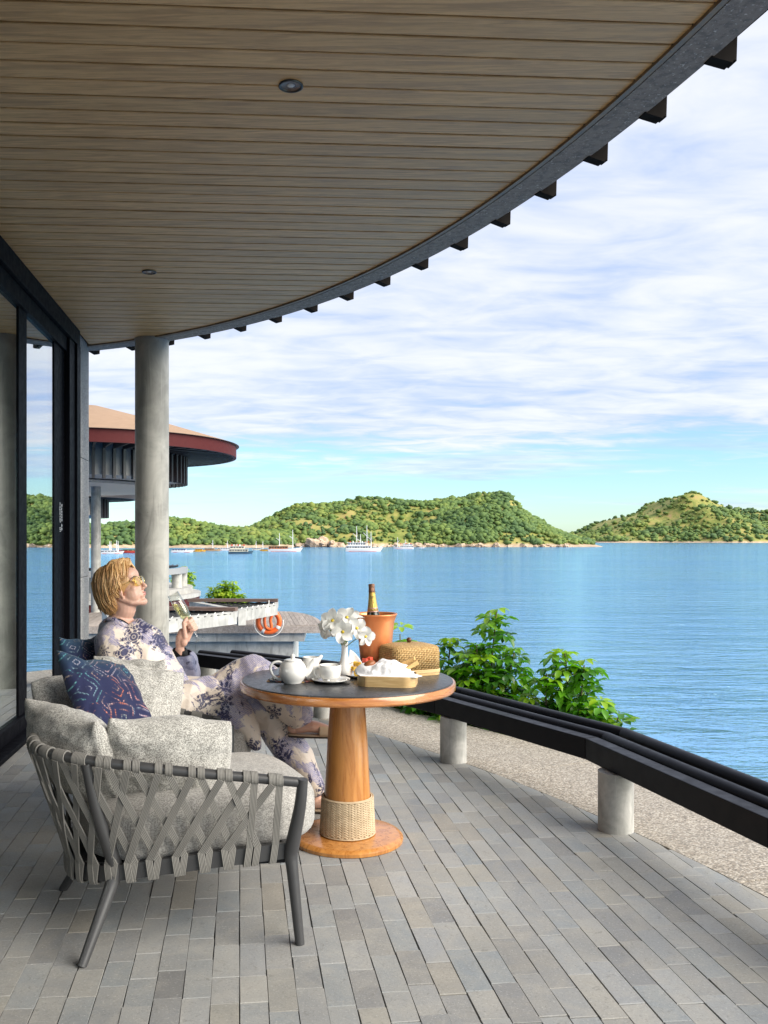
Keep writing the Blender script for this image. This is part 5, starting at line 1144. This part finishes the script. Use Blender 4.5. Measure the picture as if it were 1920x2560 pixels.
# bread tray
tr = empty('bread_tray', T(.252, 3.975), R(-10), 'pale bamboo tray holding the bread and napkin', 'tray')
ow = rrect(.262, .205, .055, 10); iw = rrect(.248, .191, .048, 10)
mb = MB(); n = len(ow)
for z, pl in ((0, ow), (.047, ow), (.047, iw), (.006, iw)): mb.v += [(x, y, z) for x, y in pl]
for a in range(3): mb.f += [(a * n + k, a * n + (k + 1) % n, (a + 1) * n + (k + 1) % n, (a + 1) * n + k) for k in range(n)]
mb.f += [tuple(range(n - 1, -1, -1)), tuple(range(3 * n, 4 * n))]
mb.build('wall', M['bamboo'], tr, auto=35, bevel=.0015)
for x_ in (-.09,): MB().box((x_, -.1030, .0235), (.0012, .0014, .046)).build('seam', M['knob'], tr)
# linen napkin
nu, nv = 56, 44; mb = MB(); rs2 = random.Random(3)
for j in range(nv):
    for i in range(nu):
        u = -1 + 2 * i / (nu - 1); v = -1 + 2 * j / (nv - 1); r_ = (abs(u) ** 2.6 + abs(v) ** 2.6) ** (1 / 2.6)
        x = .113 * u; y = .084 * v; h = .104 - .072 * max(0, r_ - .12) ** 1.8
        h += .016 * mnoise.noise(Vector((u * 2.1 + 5, v * 2.4, 2))) + .007 * mnoise.noise(Vector((u * 4.0, v * 4 + 3, 7))) + .006 * math.sin(5 * u + 9 * v) * min(1, r_)
        if r_ > .86: h -= (r_ - .86) * .10
        lf = max(0, -u - .62) * max(0, .9 - abs(v + .15)); x -= .16 * lf * .7; h += .10 * lf
        rt = max(0, u - .66) * max(0, .8 - abs(v + .55)); x += .17 * rt; h -= .02 * rt
        y -= .02 * max(0, -v - .8) * 2
        mb.v.append((x, y, max(h, .010 if r_ < .9 else .048)))
for j in range(nv - 1):
    for i in range(nu - 1): mb.f.append((j * nu + i, j * nu + i + 1, (j + 1) * nu + i + 1, (j + 1) * nu + i))
o = mb.build('napkin', M['linen'], None, smooth=True); o.location = T(.252, 3.975); o.rotation_euler = (0, 0, R(-10)); sm = o.modifiers.new('thickness', 'SOLIDIFY'); sm.thickness = .002
tag(o, 'crumpled white linen napkin heaped in the bread tray', 'napkin')
def sail(c, label, h=.085, wd_=.05):
    mb = MB(); n = 12
    for i in range(n):
        s = i / (n - 1)
        for j in range(8):
            q = -1 + 2 * j / 7; mb.v.append((q * wd_ * (1 - s) ** .7 * .6 - .03 * s * s, .02 * (1 - q * q) * (1 - s), h * s))
    for i in range(n - 1):
        for j in range(7): mb.f.append((i * 8 + j, i * 8 + j + 1, (i + 1) * 8 + j + 1, (i + 1) * 8 + j))
    o = mb.build('folded_napkin', M['linen'], None, smooth=True); o.location = c; o.rotation_euler = (0, 0, R(25)); s_ = o.modifiers.new('t', 'SOLIDIFY'); s_.thickness = .003; return tag(o, label, 'napkin')
sail((.115, 4.22, TZ + .03), 'white napkin corner folded up to a point before the bucket', .095, .075)
def wedge(c, rz, ry, lab, L=.12, Hh=.045, m='bread'):
    mb = MB(); mb.add([(-L / 2, -.016, 0), (L / 2, -.022, 0), (L / 2, -.022, Hh * .6), (-L / 2 + .03, -.014, .012), (-L / 2, .016, 0), (L / 2, .022, 0), (L / 2, .022, Hh * .6), (-L / 2 + .03, .014, .012)], [(0, 1, 2, 3), (7, 6, 5, 4), (1, 5, 6, 2), (3, 2, 6, 7), (0, 4, 5, 1), (0, 3, 7, 4)])
    o = mb.build('bread_slice', M[m], None, bevel=.003); o.location = c; o.rotation_euler = (0, R(ry), R(rz)); return tag(o, lab, 'bread', 'bread in the tray')
wedge((.325, 4.03, TZ + .078), -8, -14, 'long pale toast wedge leaning out of the napkin, farther one')
wedge((.345, 3.995, TZ + .066), 20, -22, 'browner toast wedge leaning out of the napkin, nearer one', .10, .04)
o = MB().ell((0, 0, 0), (.030, .020, .017)).build('bread_roll', M['roll'], None, smooth=True); o.location = (.170, 3.985, TZ + .088); o.rotation_euler = (0, R(-15), R(20)); tag(o, 'shiny brown bread roll in the fold of the napkin', 'bread', 'bread in the tray')
# fruit plate
fp = empty('fruit_plate', T(.155, 4.19), 0, 'white fruit plate behind the bread tray', 'plate')
MB().lathe([(.05, 0), (.075, .002), (.095, .012), (.097, .015), (.073, .008), (.01, .006)], n=48, cap=False).build('dish', M['china'], fp, smooth=True)
for k in range(16):
    mlon = k < 10; x = .155 + (random.uniform(-.01, .07) if mlon else random.uniform(-.06, -.02)); y = 4.16 + random.uniform(-.03, .035); z = TZ + .02 + (k % 3) * .021
    if mlon: z = TZ + .026 + (k % 4) * .019
    m_ = Matrix.Rotation(random.uniform(0, 3), 3, 'Z') @ Matrix.Rotation(random.uniform(-.3, .3), 3, 'X')
    o = MB().box((0, 0, 0), (.024, .021, .02), m_).build('watermelon_cube' if mlon else 'mango_piece', M['melon' if mlon else 'mango'], None, bevel=.003); o.location = (x, y, z)
    tag(o, 'cube of red watermelon heaped on the fruit plate' if mlon else 'piece of yellow mango on the left of the fruit plate', 'fruit', 'watermelon cubes on the fruit plate' if mlon else 'mango pieces on the fruit plate')
# placemat, second plate, cutlery behind the pots
o = MB().prism([(-.30, 4.03), (-.16, 3.99), (.05, 4.10), (.02, 4.36), (-.10, 4.44), (-.27, 4.20)], TZ + .0015, TZ + .005).build('placemat', M['mat'], None); tag(o, 'dark batik placemat under the pots and plate', 'placemat')
pl_ = empty('food_plate', (-.10, 4.22, TZ + .0055), 0, 'white plate of grilled food behind the milk jug', 'plate')
MB().lathe([(.06, 0), (.09, .002), (.115, .013), (.117, .016), (.09, .008), (.01, .006)], n=48, cap=False).build('dish', M['china'], pl_, smooth=True)
for k in range(9):
    o = MB().ell((0, 0, 0), (.022, .014, .012), None, 10, 7).build('vegetable_piece', M['orange_food' if k % 3 else 'dark_food'], None, smooth=True); o.location = (-.10 + random.uniform(-.03, .085), 4.20 + random.uniform(-.04, .04), TZ + .026 + .012 * (k % 3)); o.rotation_euler = (random.uniform(-.4, .4), random.uniform(-.4, .4), random.uniform(0, 3))
    tag(o, ('orange grilled vegetable piece on the plate behind the jug' if k % 3 else 'dark roasted piece on the plate behind the jug'), 'food', 'orange food on the plate' if k % 3 else 'dark food on the plate')
for i, (pts, lab) in enumerate(((((.0, 4.26, TZ + .032), (.045, 4.20, TZ + .05), (.075, 4.17, TZ + .06)), 'steel fork resting on the plate rim left of the vase'),)):
    fk = empty('fork', pts[0], 0, lab, 'fork'); v0 = Vector(pts[0])
    MB().tube([Vector(p) - v0 for p in pts], .0025, 6).build('handle', M['steel'], fk, smooth=True)
    for d in (-.005, 0, .005): MB().tube([Vector(pts[2]) - v0 + Vector((0, d, 0)), Vector(pts[2]) - v0 + Vector((.022, d - .008, .012))], .0014, 5).build('tine', M['steel'], fk, smooth=True)
for i, (x, y, a) in enumerate(((-.245, 4.075, 8), (-.235, 4.115, 12))):
    kn = empty(('knife', 'table_spoon')[i], (x, y, TZ + .007), R(a), ('steel knife on the placemat left of the teapot', 'steel spoon on the placemat beside the knife')[i], ('knife', 'spoon')[i])
    MB().tube([(-.05, 0, 0), (.10, 0, 0)], [.004, .003], 8, flat=(1, 1, .6)).build('handle', M['steel'], kn, smooth=True)
    if i == 0: MB().box((.15, 0, 0), (.10, .014, .0015)).build('blade', M['steel'], kn)
    else: MB().ell((.12, 0, .001), (.028, .018, .005)).build('bowl', M['steel'], kn, smooth=True)
# ------------------------------------------------------------------ the woman
def fused(name, mb, voxel, m, parent, smooth_it=4, disp=None):
    """one continuous skin over the overlapping volumes in mb"""
    me = mb.mesh('tmp'); o = bpy.data.objects.new('tmp', me); COL.objects.link(o)
    bm = bmesh.new(); bm.from_mesh(me); bmesh.ops.recalc_face_normals(bm, faces=bm.faces); bm.to_mesh(me); bm.free()
    r = o.modifiers.new('r', 'REMESH'); r.mode = 'VOXEL'; r.voxel_size = voxel
    if smooth_it: s = o.modifiers.new('s', 'SMOOTH'); s.iterations = smooth_it; s.factor = .5
    dg = bpy.context.evaluated_depsgraph_get(); me2 = bpy.data.meshes.new_from_object(o.evaluated_get(dg)); bpy.data.objects.remove(o)
    if disp:
        n = len(me2.vertices); co = np.empty(n * 3, dtype=np.float32); no = np.empty(n * 3, dtype=np.float32); me2.vertices.foreach_get('co', co); me2.vertices.foreach_get('normal', no)
        co = co.reshape(-1, 3); no = no.reshape(-1, 3); d = np.array([disp(Vector(c)) for c in co]); co += no * d[:, None]; me2.vertices.foreach_set('co', co.ravel())
    me2.polygons.foreach_set('use_smooth', [True] * len(me2.polygons)); me2.update(); me2.name = name
    me2.materials.clear(); me2.materials.append(m)
    o = bpy.data.objects.new(name, me2); COL.objects.link(o); o.parent = parent; return o
YW = 4.50
HC = Vector((-1.062, YW - .01, 1.166)); HT = R(20); HYAW = R(-9)
HM = Matrix.Rotation(HYAW, 3, 'Z') @ Matrix.Rotation(-HT, 3, 'Y')
def H(x, y, z): return HC + HM @ Vector((x, y, z))
woman = empty('person', (0, 0, 0), 0, 'blond woman in a blue and white printed robe reclining with a champagne glass', 'person')
b = MB()
L3 = lambda pts, rad, n=14, k=14, flat=None: b.tube(crom(pts, k), lerp_list(rad, k), n, flat=flat, rounded=True)
b.ell(H(-.014, 0, .030), (.094, .074, .088), HM, 28, 18)
b.ell(H(.030, 0, -.030), (.062, .060, .084), HM, 24, 16)
b.ell(H(.052, 0, .045), (.042, .056, .042), HM, 20, 14)          # forehead
for s in (-1, 1):
    b.tube([H(-.012, s * .056, -.052), H(.030, s * .044, -.088), H(.068, s * .016, -.104)], [.017, .016, .015], 12, rounded=True)
    b.ell(H(.058, s * .033, -.030), (.024, .025, .026), HM); b.ell(H(.034, s * .030, -.052), (.048, .034, .050), HM); b.ell(H(.001, s * .070, -.024), (.013, .007, .024), HM); b.ell(H(.006, s * .072, -.050), (.008, .006, .009), HM)
    b.tube([H(.084, s * .012, .020), H(.080, s * .034, .021), H(.066, s * .052, .014)], [.008, .0075, .006], 10, rounded=True)
    b.ell(H(.075, s * .031, .001), (.0125, .015, .0115), HM)
    b.ell(H(.097, s * .0095, -.040), (.0085, .0075, .0065), HM)
b.ell(H(.073, 0, -.104), (.021, .026, .019), HM); b.ell(H(.077, 0, -.108), (.016, .018, .013), HM)
b.tube([H(.083, 0, .016), H(.097, 0, -.008), H(.110, 0, -.030)], [.0085, .0085, .0098], 12, rounded=True); b.ell(H(.1105, 0, -.0335), (.0100, .0105, .0085), HM)
b.ell(H(.074, 0, -.066), (.020, .030, .024), HM)
b.ell(H(.0915, 0, -.0610), (.0070, .018, .0052), HM); b.ell(H(.0900, 0, -.0715), (.0075, .016, .0058), HM)
NB = Vector((-1.085, YW, .955))
L3([H(-.030, 0, -.045), H(-.028, 0, -.10), (-1.075, YW, 1.02), NB], [.062, .055, .056, .075], 18)
L3([NB, (-1.03, YW, .86), (-.95, YW, .70), (-.87, YW, .57)], [.085, .135, .125, .15], 20)
L3([(-1.07, YW - .17, .905), (-1.08, YW, .93), (-1.07, YW + .17, .905)], [.055, .065, .055])
L3([(-1.07, YW - .18, .90), (-1.0, YW - .25, .75), (-.90, YW - .26, .645)], [.05, .044, .036]); L3([(-.90, YW - .26, .645), (-.74, YW - .19, .645), (-.62, YW - .12, .665)], [.037, .033, .025])
# far arm, raised, with the hand round the stem
EL = Vector((-.835, 4.80, .665)); WR = Vector((-.815, 4.715, .825))
L3([(-1.07, YW + .18, .90), (-.95, 4.80, .77), EL], [.05, .044, .037]); L3([EL, (-.825, 4.755, .75), WR], [.038, .034, .024])
GB = Vector((-.708, 4.705, .868)); GR = Vector((-.853, 4.715, 1.118)); gax = (GR - GB).normalized()
stem = lambda s: GB + gax * s
K0 = WR + Vector((.012, -.004, .085))
b.tube(crom([WR, WR + Vector((.004, -.004, .03)), WR + Vector((.010, -.006, .062)), K0], 10), lerp_list([.024, .031, .033, .025], 10), 14, flat=(.9, .8, 1), rounded=True)
b.ell(WR + Vector((.026, -.020, .040)), (.020, .020, .028))                 # thumb mound
for i, s in enumerate((.112, .093, .074, .056)):
    g = stem(s + .012); kn = K0 + Vector((.012 + .006 * i, .012, .012 - .019 * i)); r0 = (.0092, .0095, .0090, .0078)[i]
    p1 = g + Vector((.000, .030, .012)); p2 = g + Vector((.018, .002, .004)); p3 = g + Vector((.006, -.014, -.002)); p4 = g + Vector((-.013, -.012, -.004))
    b.tube([kn, kn.lerp(p1, .7), p1, (p1 + p2) / 2 + Vector((.008, .004, .002)), p2, p3, p4], [r0 * 1.1, r0 * 1.05, r0 * 1.1, r0, r0 * .98, r0 * .9, r0 * .8], 10, rounded=True)
tg = stem(.128)
b.tube([WR + Vector((.024, -.018, .03)), WR + Vector((.034, -.028, .062)), tg + Vector((-.018, -.024, -.012)), tg + Vector((-.004, -.014, .012))], [.014, .0125, .011, .0085], 10, rounded=True)
# near hand lies in the lap
HR = Vector((-.62, YW - .12, .668)); b.ell(HR + Vector((.045, .01, .0)), (.045, .03, .016))
for i in range(4): b.tube([HR + Vector((.075, -.022 + .017 * i, 0)), HR + Vector((.115, -.022 + .017 * i, -.008)), HR + Vector((.135 - .008 * abs(i - 1), -.020 + .016 * i, -.026))], [.0085, .008, .0065], 8, rounded=True)
b.tube([HR + Vector((.03, -.02, 0)), HR + Vector((.06, -.045, -.004)), HR + Vector((.085, -.05, -.014))], [.011, .009, .007], 8, rounded=True)
# legs and feet
L3([(-.85, YW - .09, .53), (-.60, YW - .06, .615), (-.415, YW - .03, .735)], [.095, .078, .055]); L3([(-.415, YW - .03, .735), (-.29, YW - .04, .655), (-.185, YW - .05, .545), (-.168, YW - .05, .515)], [.054, .052, .037, .034])
L3([(-.85, YW + .09, .56), (-.55, YW + .08, .555), (-.30, YW + .06, .490)], [.095, .078, .055]); L3([(-.30, YW + .06, .490), (-.19, YW + .05, .30), (-.095, YW + .05, .125), (-.088, YW + .05, .095)], [.054, .052, .037, .034])
def foot(an, hl, toe, w_):
    an, hl, toe = Vector(an), Vector(hl), Vector(toe); up = Vector((0, 0, 1))
    b.tube([an + Vector((-.004, 0, .03)), an, (an + hl) / 2], [.036, .035, .032], 14, rounded=True); b.ell(hl + up * .028, (.034, .029, .028))
    b.tube(crom([hl.lerp(toe, .12) + up * .03, hl.lerp(toe, .40) + up * .038, hl.lerp(toe, .72) + up * .022, hl.lerp(toe, .86) + up * .016], 10), lerp_list([.031, .036, .028, .017], 10), 14, flat=(1, 1.12, .85), rounded=True)
    for k in range(5):
        l = (1.0, .985, .955, .92, .88)[k]; y = w_ * (-.034 + .017 * k); p0 = hl.lerp(toe, .76) + Vector((0, y * .9, .013)); p1 = hl.lerp(toe, l) + Vector((0, y, .009)); b.tube([p0, (p0 + p1) / 2 + up * .003, p1], [.012, .0105, .009 if k else .0115], 8, rounded=True)
F1 = ((-.165, YW - .05, .515), (-.192, YW - .05, .428), (.045, YW - .06, .425)); F2 = ((-.085, YW + .05, .09), (-.112, YW + .05, .018), (.125, YW + .04, .016))
foot(*F1, 1); foot(*F2, -1)
body = fused('body', b, .0036, M['skin'], woman, 3)
for s in (-1, 1): MB().ell(H(.0805, s * .031, .001), (.0088, .0105, .0088), HM, 14, 10).build('eye', M['eye'], woman, smooth=True)
for (c, r_) in ((H(.0935, 0, -.0608), (.0072, .0165, .0036)), (H(.0920, 0, -.0702), (.0075, .0150, .0042))): MB().ell(c, r_, HM).build('lip', M['lips'], woman, smooth=True)
for s in (-1, 1): MB().tube([H(.089, s * .016, .0285), H(.085, s * .034, .031), H(.071, s * .050, .024)], [.0028, .0032, .0014], 6).build('eyebrow', M['bark'], woman, smooth=True)
# aviator glasses with yellow lenses
gl = bpy.data.objects.new('sunglasses', None); COL.objects.link(gl); gl.parent = woman
for s in (-1, 1):
    pts = []
    for k in range(25):
        a = 2 * math.pi * k / 24; y = .0265 * math.cos(a) * (1 - .10 * math.sin(a)); z = .0235 * math.sin(a) + .003 * math.cos(a); pts.append((y, z))
    rim = [H(.1015 - .15 * abs(y + .034) - .10 * max(0, -z), s * (.034 + y), .002 + z) for y, z in pts[:-1]]
    MB().tube(rim, .0012, 6, closed=True).build('rim', M['gold'], gl, smooth=True)
    mb = MB(); c = H(.1025 - .005, s * .034, .002); mb.add([c] + rim, [(0, i + 1, (i + 1) % 24 + 1) for i in range(24)]); mb.build('lens', M['lens'], gl, smooth=True)
    MB().tube(crom([H(.093, s * .060, .008), H(.078, s * .0735, .010), H(.03, s * .079, .006), H(-.02, s * .080, -.002)], 12), .0017, 6).build('temple', M['gold'], gl, smooth=True)
for z in (.010, .021): MB().tube([H(.101, -.012, z), H(.103, 0, z + .002), H(.101, .012, z)], .0012, 6).build('bridge', M['gold'], gl, smooth=True)
# hair: a short layered cut swept back from the forehead
hrs = random.Random(5); hb = MB(); hv = []
def scalp(al, be, k=1.0):                                           # al: azimuth from the face, be: angle from the top
    d = Vector((math.sin(be) * math.cos(al), math.sin(be) * math.sin(al), math.cos(be)))
    rx = .113 if d.x < 0 else .102; p = Vector((d.x * rx, d.y * .093, d.z * .108)) * k + Vector((-.016, 0, .028)); 
    return p
def lock(path, r0, flat_n, shade):
    n0 = len(hb.v); pts = crom(path, 12); k = len(pts)
    rad = [r0 * (.55 + .75 * math.sin(math.pi * min(1, i / (k - 1) * .75 + .1))) * (1 if i < k - 2 else (.55 if i == k - 2 else .12)) for i in range(k)]
    hb.tube(pts, rad, 5); hv.extend([min(1, max(0, shade + hrs.uniform(-.03, .03)))] * (len(hb.v) - n0))
n0 = len(hb.v); hb.ell(H(-.022, 0, .034), (.103, .086, .098), HM, 24, 16); hv += [.42] * (len(hb.v) - n0)
n0 = len(hb.v); hb.ell(H(-.070, 0, -.040), (.055, .078, .088), HM, 20, 14); hv += [.35] * (len(hb.v) - n0)
for i in range(1700):
    al = math.pi * (2 * hrs.random() - 1); a_ = abs(al); sg = 1 if al > 0 else -1; loose = hrs.random() < .28
    if a_ < R(58):                                                   # front: rises from the hairline and goes back in a tousled wave
        b0 = R(50) - .10 * a_ + hrs.uniform(-.06, .05); back = al + sg * hrs.uniform(.4, 1.2); lift = 1.07 + hrs.uniform(0, .16)
        path = [scalp(al, b0, .97), scalp(al + (back - al) * .15, b0 - .10, lift), scalp(al + (back - al) * .45, b0 - .16, lift + .03), scalp(back, b0 + .20, 1.07 + hrs.uniform(0, .05)), scalp(back + sg * .30, b0 + .75, 1.05 + hrs.uniform(0, .05))]
    else:
        b0 = hrs.uniform(.05, .85); end = np.interp(a_, [R(58), R(75), R(95), R(125), R(180)], [R(92), R(116), R(136), R(150), R(154)]) * hrs.uniform(.80, 1.05)
        dr = sg * hrs.uniform(-.05, .42) if a_ < 2.6 else hrs.uniform(-.2, .2); vol = 1.05 + .10 * hrs.random() + (.05 if a_ > 2 else 0) + (.05 if loose else 0)
        path = [scalp(al - dr * .5, b0, 1.0), scalp(al - dr * .35 + hrs.uniform(-.08, .08), b0 + (end - b0) * .3, vol), scalp(al + dr * .1 + hrs.uniform(-.06, .06), b0 + (end - b0) * .6, vol + .02), scalp(al + dr * .6, b0 + (end - b0) * .85, vol + .01), scalp(al + dr + (hrs.uniform(-.2, .2) if loose else 0), end, vol - .03 + (hrs.uniform(.0, .14) if loose else hrs.uniform(-.06, .04)))]
    path = [HC + HM @ (p + Vector((hrs.uniform(-.004, .004), hrs.uniform(-.004, .004), hrs.uniform(-.003, .003)))) for p in path]
    if a_ > R(85):                                                   # the back falls straight down to the nape
        k_ = min(1, (a_ - R(85)) / R(30)); path[-1] = path[-1] + Vector((hrs.uniform(-.01, .012), 0, -.042 * k_ * hrs.uniform(.6, 1.2))); path[-2] = path[-2] + Vector((-.006, 0, -.014 * k_))
    lock(path, hrs.uniform(.0016, .0042) * (.7 if loose else 1), None, hrs.betavariate(1.3, 1.2) * (1.0 if a_ < 1.9 else .8))
me = hb.mesh('hair', True); a = me.attributes.new('rnd', 'FLOAT', 'POINT'); a.data.foreach_set('value', hv); me.materials.append(M['hair'])
ho = bpy.data.objects.new('hair', me); COL.objects.link(ho); ho.parent = woman
# clothes
def fold(sc, amp, ax):
    def f(p):
        q = Vector((p.x * ax[0], p.y * ax[1], p.z * ax[2])) * sc; n1 = mnoise.noise(q); n2 = mnoise.noise(q * 2.3 + Vector((3, 1, 7)))
        return amp * ((1 - abs(n1) * 2.4) * .8 + n2 * .45)
    return f
b = MB(); 
L3([(-.86, YW, .55), (-.94, YW, .70), (-1.03, YW, .86), (-1.09, YW, .940), (-1.09, YW, .962)], [.185, .165, .165, .110, .074], 22, 22)
L3([(-1.085, YW - .165, .898), (-1.095, YW, .93), (-1.085, YW + .165, .898)], [.076, .085, .076], 16)
L3([(-1.085, YW - .165, .895), (-1.02, YW - .25, .765), (-.915, YW - .265, .66)], [.080, .098, .115], 16); L3([(-.915, YW - .265, .64), (-.78, YW - .21, .625), (-.67, YW - .14, .64), (-.595, YW - .11, .655)], [.108, .092, .075, .055], 16)
L3([(-1.0, YW - .22, .62), (-.80, YW - .24, .56), (-.64, YW - .18, .59)], [.10, .10, .07], 14)
L3([(-1.07, YW + .17, .89), (-.95, 4.79, .77), (-.85, 4.81, .67)], [.078, .085, .085], 14)
L3([(-.90, YW - .10, .53), (-.68, YW - .13, .555), (-.53, YW - .12, .575), (-.43, YW - .13, .49), (-.375, YW - .15, .39)], [.145, .115, .100, .060, .022], 16, 20)
L3([(-.62, YW - .10, .62), (-.56, YW - .15, .50), (-.50, YW - .16, .44)], [.10, .075, .045], 14)
robe = fused('robe', b, .0062, M['robe'], woman, 5, fold(7.5, .0115, (1.2, .8, .55)))
b = MB()
L3([(-.82, YW - .06, .53), (-.60, YW - .055, .60), (-.475, YW - .03, .690), (-.40, YW - .03, .735)], [.125, .112, .098, .088], 18, 16); L3([(-.40, YW - .03, .733), (-.30, YW - .04, .655), (-.23, YW - .05, .585), (-.175, YW - .05, .535)], [.088, .094, .090, .078], 16)
trl = fused('trouser_leg', b, .006, M['robe'], woman, 4, fold(10, .008, (1.0, 1, .45)))
b = MB()
L3([(-.82, YW + .10, .56), (-.55, YW + .08, .57), (-.36, YW + .06, .525), (-.30, YW + .05, .49)], [.13, .110, .098, .092], 18, 16); L3([(-.315, YW + .05, .50), (-.25, YW + .045, .38), (-.165, YW + .045, .255), (-.095, YW + .045, .135)], [.094, .094, .078, .054], 16)
trr = fused('trouser_leg', b, .006, M['robe'], woman, 4, fold(9, .010, (1.0, 1, .40)))
# bell sleeve of the raised arm with its black lining
def cone(pts, rad, nm, m, wob, n=40, k=18):
    P = crom(pts, k); rr_ = lerp_list(rad, k); vs = []
    for i in range(k):
        t = (P[min(i + 1, k - 1)] - P[max(i - 1, 0)]).normalized(); u = t.cross(Vector((0, 1, 0))).normalized(); v = t.cross(u)
        for q in range(n):
            a = 2 * math.pi * q / n; r_ = rr_[i] * (1 + wob * math.sin(5 * a + 2.0 * i / k) * (i / k) + .5 * wob * math.sin(9 * a + i * .5)); vs.append(P[i] + u * (math.cos(a) * r_) + v * (math.sin(a) * r_ * .75))
    mb = MB().add(vs, [(i * n + q, i * n + (q + 1) % n, (i + 1) * n + (q + 1) % n, (i + 1) * n + q) for i in range(k - 1) for q in range(n)])
    o = mb.build(nm, m, woman, smooth=True); s_ = o.modifiers.new('t', 'SOLIDIFY'); s_.thickness = .003; return o
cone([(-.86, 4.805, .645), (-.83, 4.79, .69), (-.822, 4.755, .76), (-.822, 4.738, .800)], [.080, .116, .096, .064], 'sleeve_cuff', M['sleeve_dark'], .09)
cone([(-.83, 4.79, .70), (-.820, 4.752, .765), (-.817, 4.730, .806), (-.816, 4.722, .822)], [.060, .050, .040, .033], 'sleeve_lining', M['black_cloth'], .08)
MB().tube(crom([(-1.135, YW - .06, 1.005), (-1.08, YW - .085, 1.00), (-1.01, YW - .055, .955), (-.965, YW - .01, .895)], 14), .012, 8, flat=(1, 1, 1)).build('collar', M['robe'], woman, smooth=True)
MB().tube(crom([(-1.10, YW - .075, 1.012), (-1.05, YW - .078, 1.000), (-.995, YW - .04, .945), (-.965, YW - .0, .89)], 14), .005, 8).build('neckline_trim', M['black_cloth'], woman, smooth=True)
# slip on sandals
M['sandal'] = plain('beige_leather', (0.55, 0.42, 0.29), 0.6, bump=.1, bscale=200); M['sole'] = plain('dark_sole', (0.05, 0.035, 0.025), 0.7)
for (an, hl, toe), w_ in ((F1, 1), (F2, 1)):
    hl = Vector(hl) - Vector((.03, 0, .004)); toe = Vector(toe) + Vector((.012, 0, -.004)); sd_ = bpy.data.objects.new('sandal', None); COL.objects.link(sd_); sd_.parent = woman
    d = toe - hl; pl = []
    for k in range(28):
        a = 2 * math.pi * k / 28; s = .5 + .5 * math.cos(a); wv = .040 * (abs(math.sin(a)) ** .75) * (.82 + .32 * s) * (1 if math.sin(a) >= 0 else -1); pl.append((hl.x + d.x * s, hl.y + d.y * s + wv))
    MB().prism(pl, hl.z - .012, hl.z - .003).build('sole', M['sole'], sd_, bevel=.002); MB().prism(pl, hl.z - .0028, hl.z + .005).build('footbed', M['sandal'], sd_, bevel=.002)
    mb = MB(); n, k = 12, 15
    for i in range(n):
        s = .56 + .30 * i / (n - 1); c = hl + d * s
        for j in range(k):
            a = math.pi * j / (k - 1); rz = (.064 - .085 * max(0, s - .50)) ; mb.v.append((c.x, c.y + math.cos(a) * .045, c.z + .004 + math.sin(a) ** .8 * rz + .0012 * (i % 2)))
    for i in range(n - 1):
        for j in range(k - 1): mb.f.append((i * k + j, i * k + j + 1, (i + 1) * k + j + 1, (i + 1) * k + j))
    o = mb.build('strap_band', M['sandal'], sd_, smooth=True); s_ = o.modifiers.new('t', 'SOLIDIFY'); s_.thickness = .003
# champagne flute held by the stem
q = gax.to_track_quat('Z', 'Y'); fg = empty('champagne_flute', GB, 0, 'tilted champagne flute with pale wine held by the woman', 'glass'); fg.rotation_mode = 'QUATERNION'; fg.rotation_quaternion = q
Lg = (GR - GB).length
MB().lathe([(.036, 0), (.0365, .0015), (.020, .005), (.006, .010), (.004, .020), (.0036, .07), (.0042, .112)], n=32).build('foot', M['glass'], fg, smooth=True)
MB().lathe([(.0042, .112), (.014, .122), (.027, .150), (.0335, .19), (.0335, .235), (.0305, Lg), (.0297, Lg), (.0325, .235), (.0325, .19), (.026, .152), (.010, .124)], n=36, cap=False).build('bowl', M['glass'], fg, smooth=True)
wm_ = []
prof = [(.004, .122), (.0125, .1255), (.0250, .152), (.0315, .19), (.0318, .225)]
wb = MB(); n = 32
for (r_, z) in prof:
    for k in range(n): a = 2 * math.pi * k / n; wb.v.append(Vector((r_ * math.cos(a), r_ * math.sin(a), z)))
inv = q.inverted(); upl = inv @ Vector((0, 0, 1))
for k in range(n):                                                  # level surface of the tilted wine
    v = wb.v[(len(prof) - 1) * n + k]; dz = -(upl.x * v.x + upl.y * v.y) / upl.z; wb.v[(len(prof) - 1) * n + k] = Vector((v.x, v.y, v.z + dz))
for i in range(len(prof) - 1):
    for k in range(n): wb.f.append((i * n + k, i * n + (k + 1) % n, (i + 1) * n + (k + 1) % n, (i + 1) * n + k))
wb.f += [tuple(range(n - 1, -1, -1)), tuple(range((len(prof) - 1) * n, len(prof) * n))]
wb.build('wine', M['wine'], fg, smooth=False, auto=30)
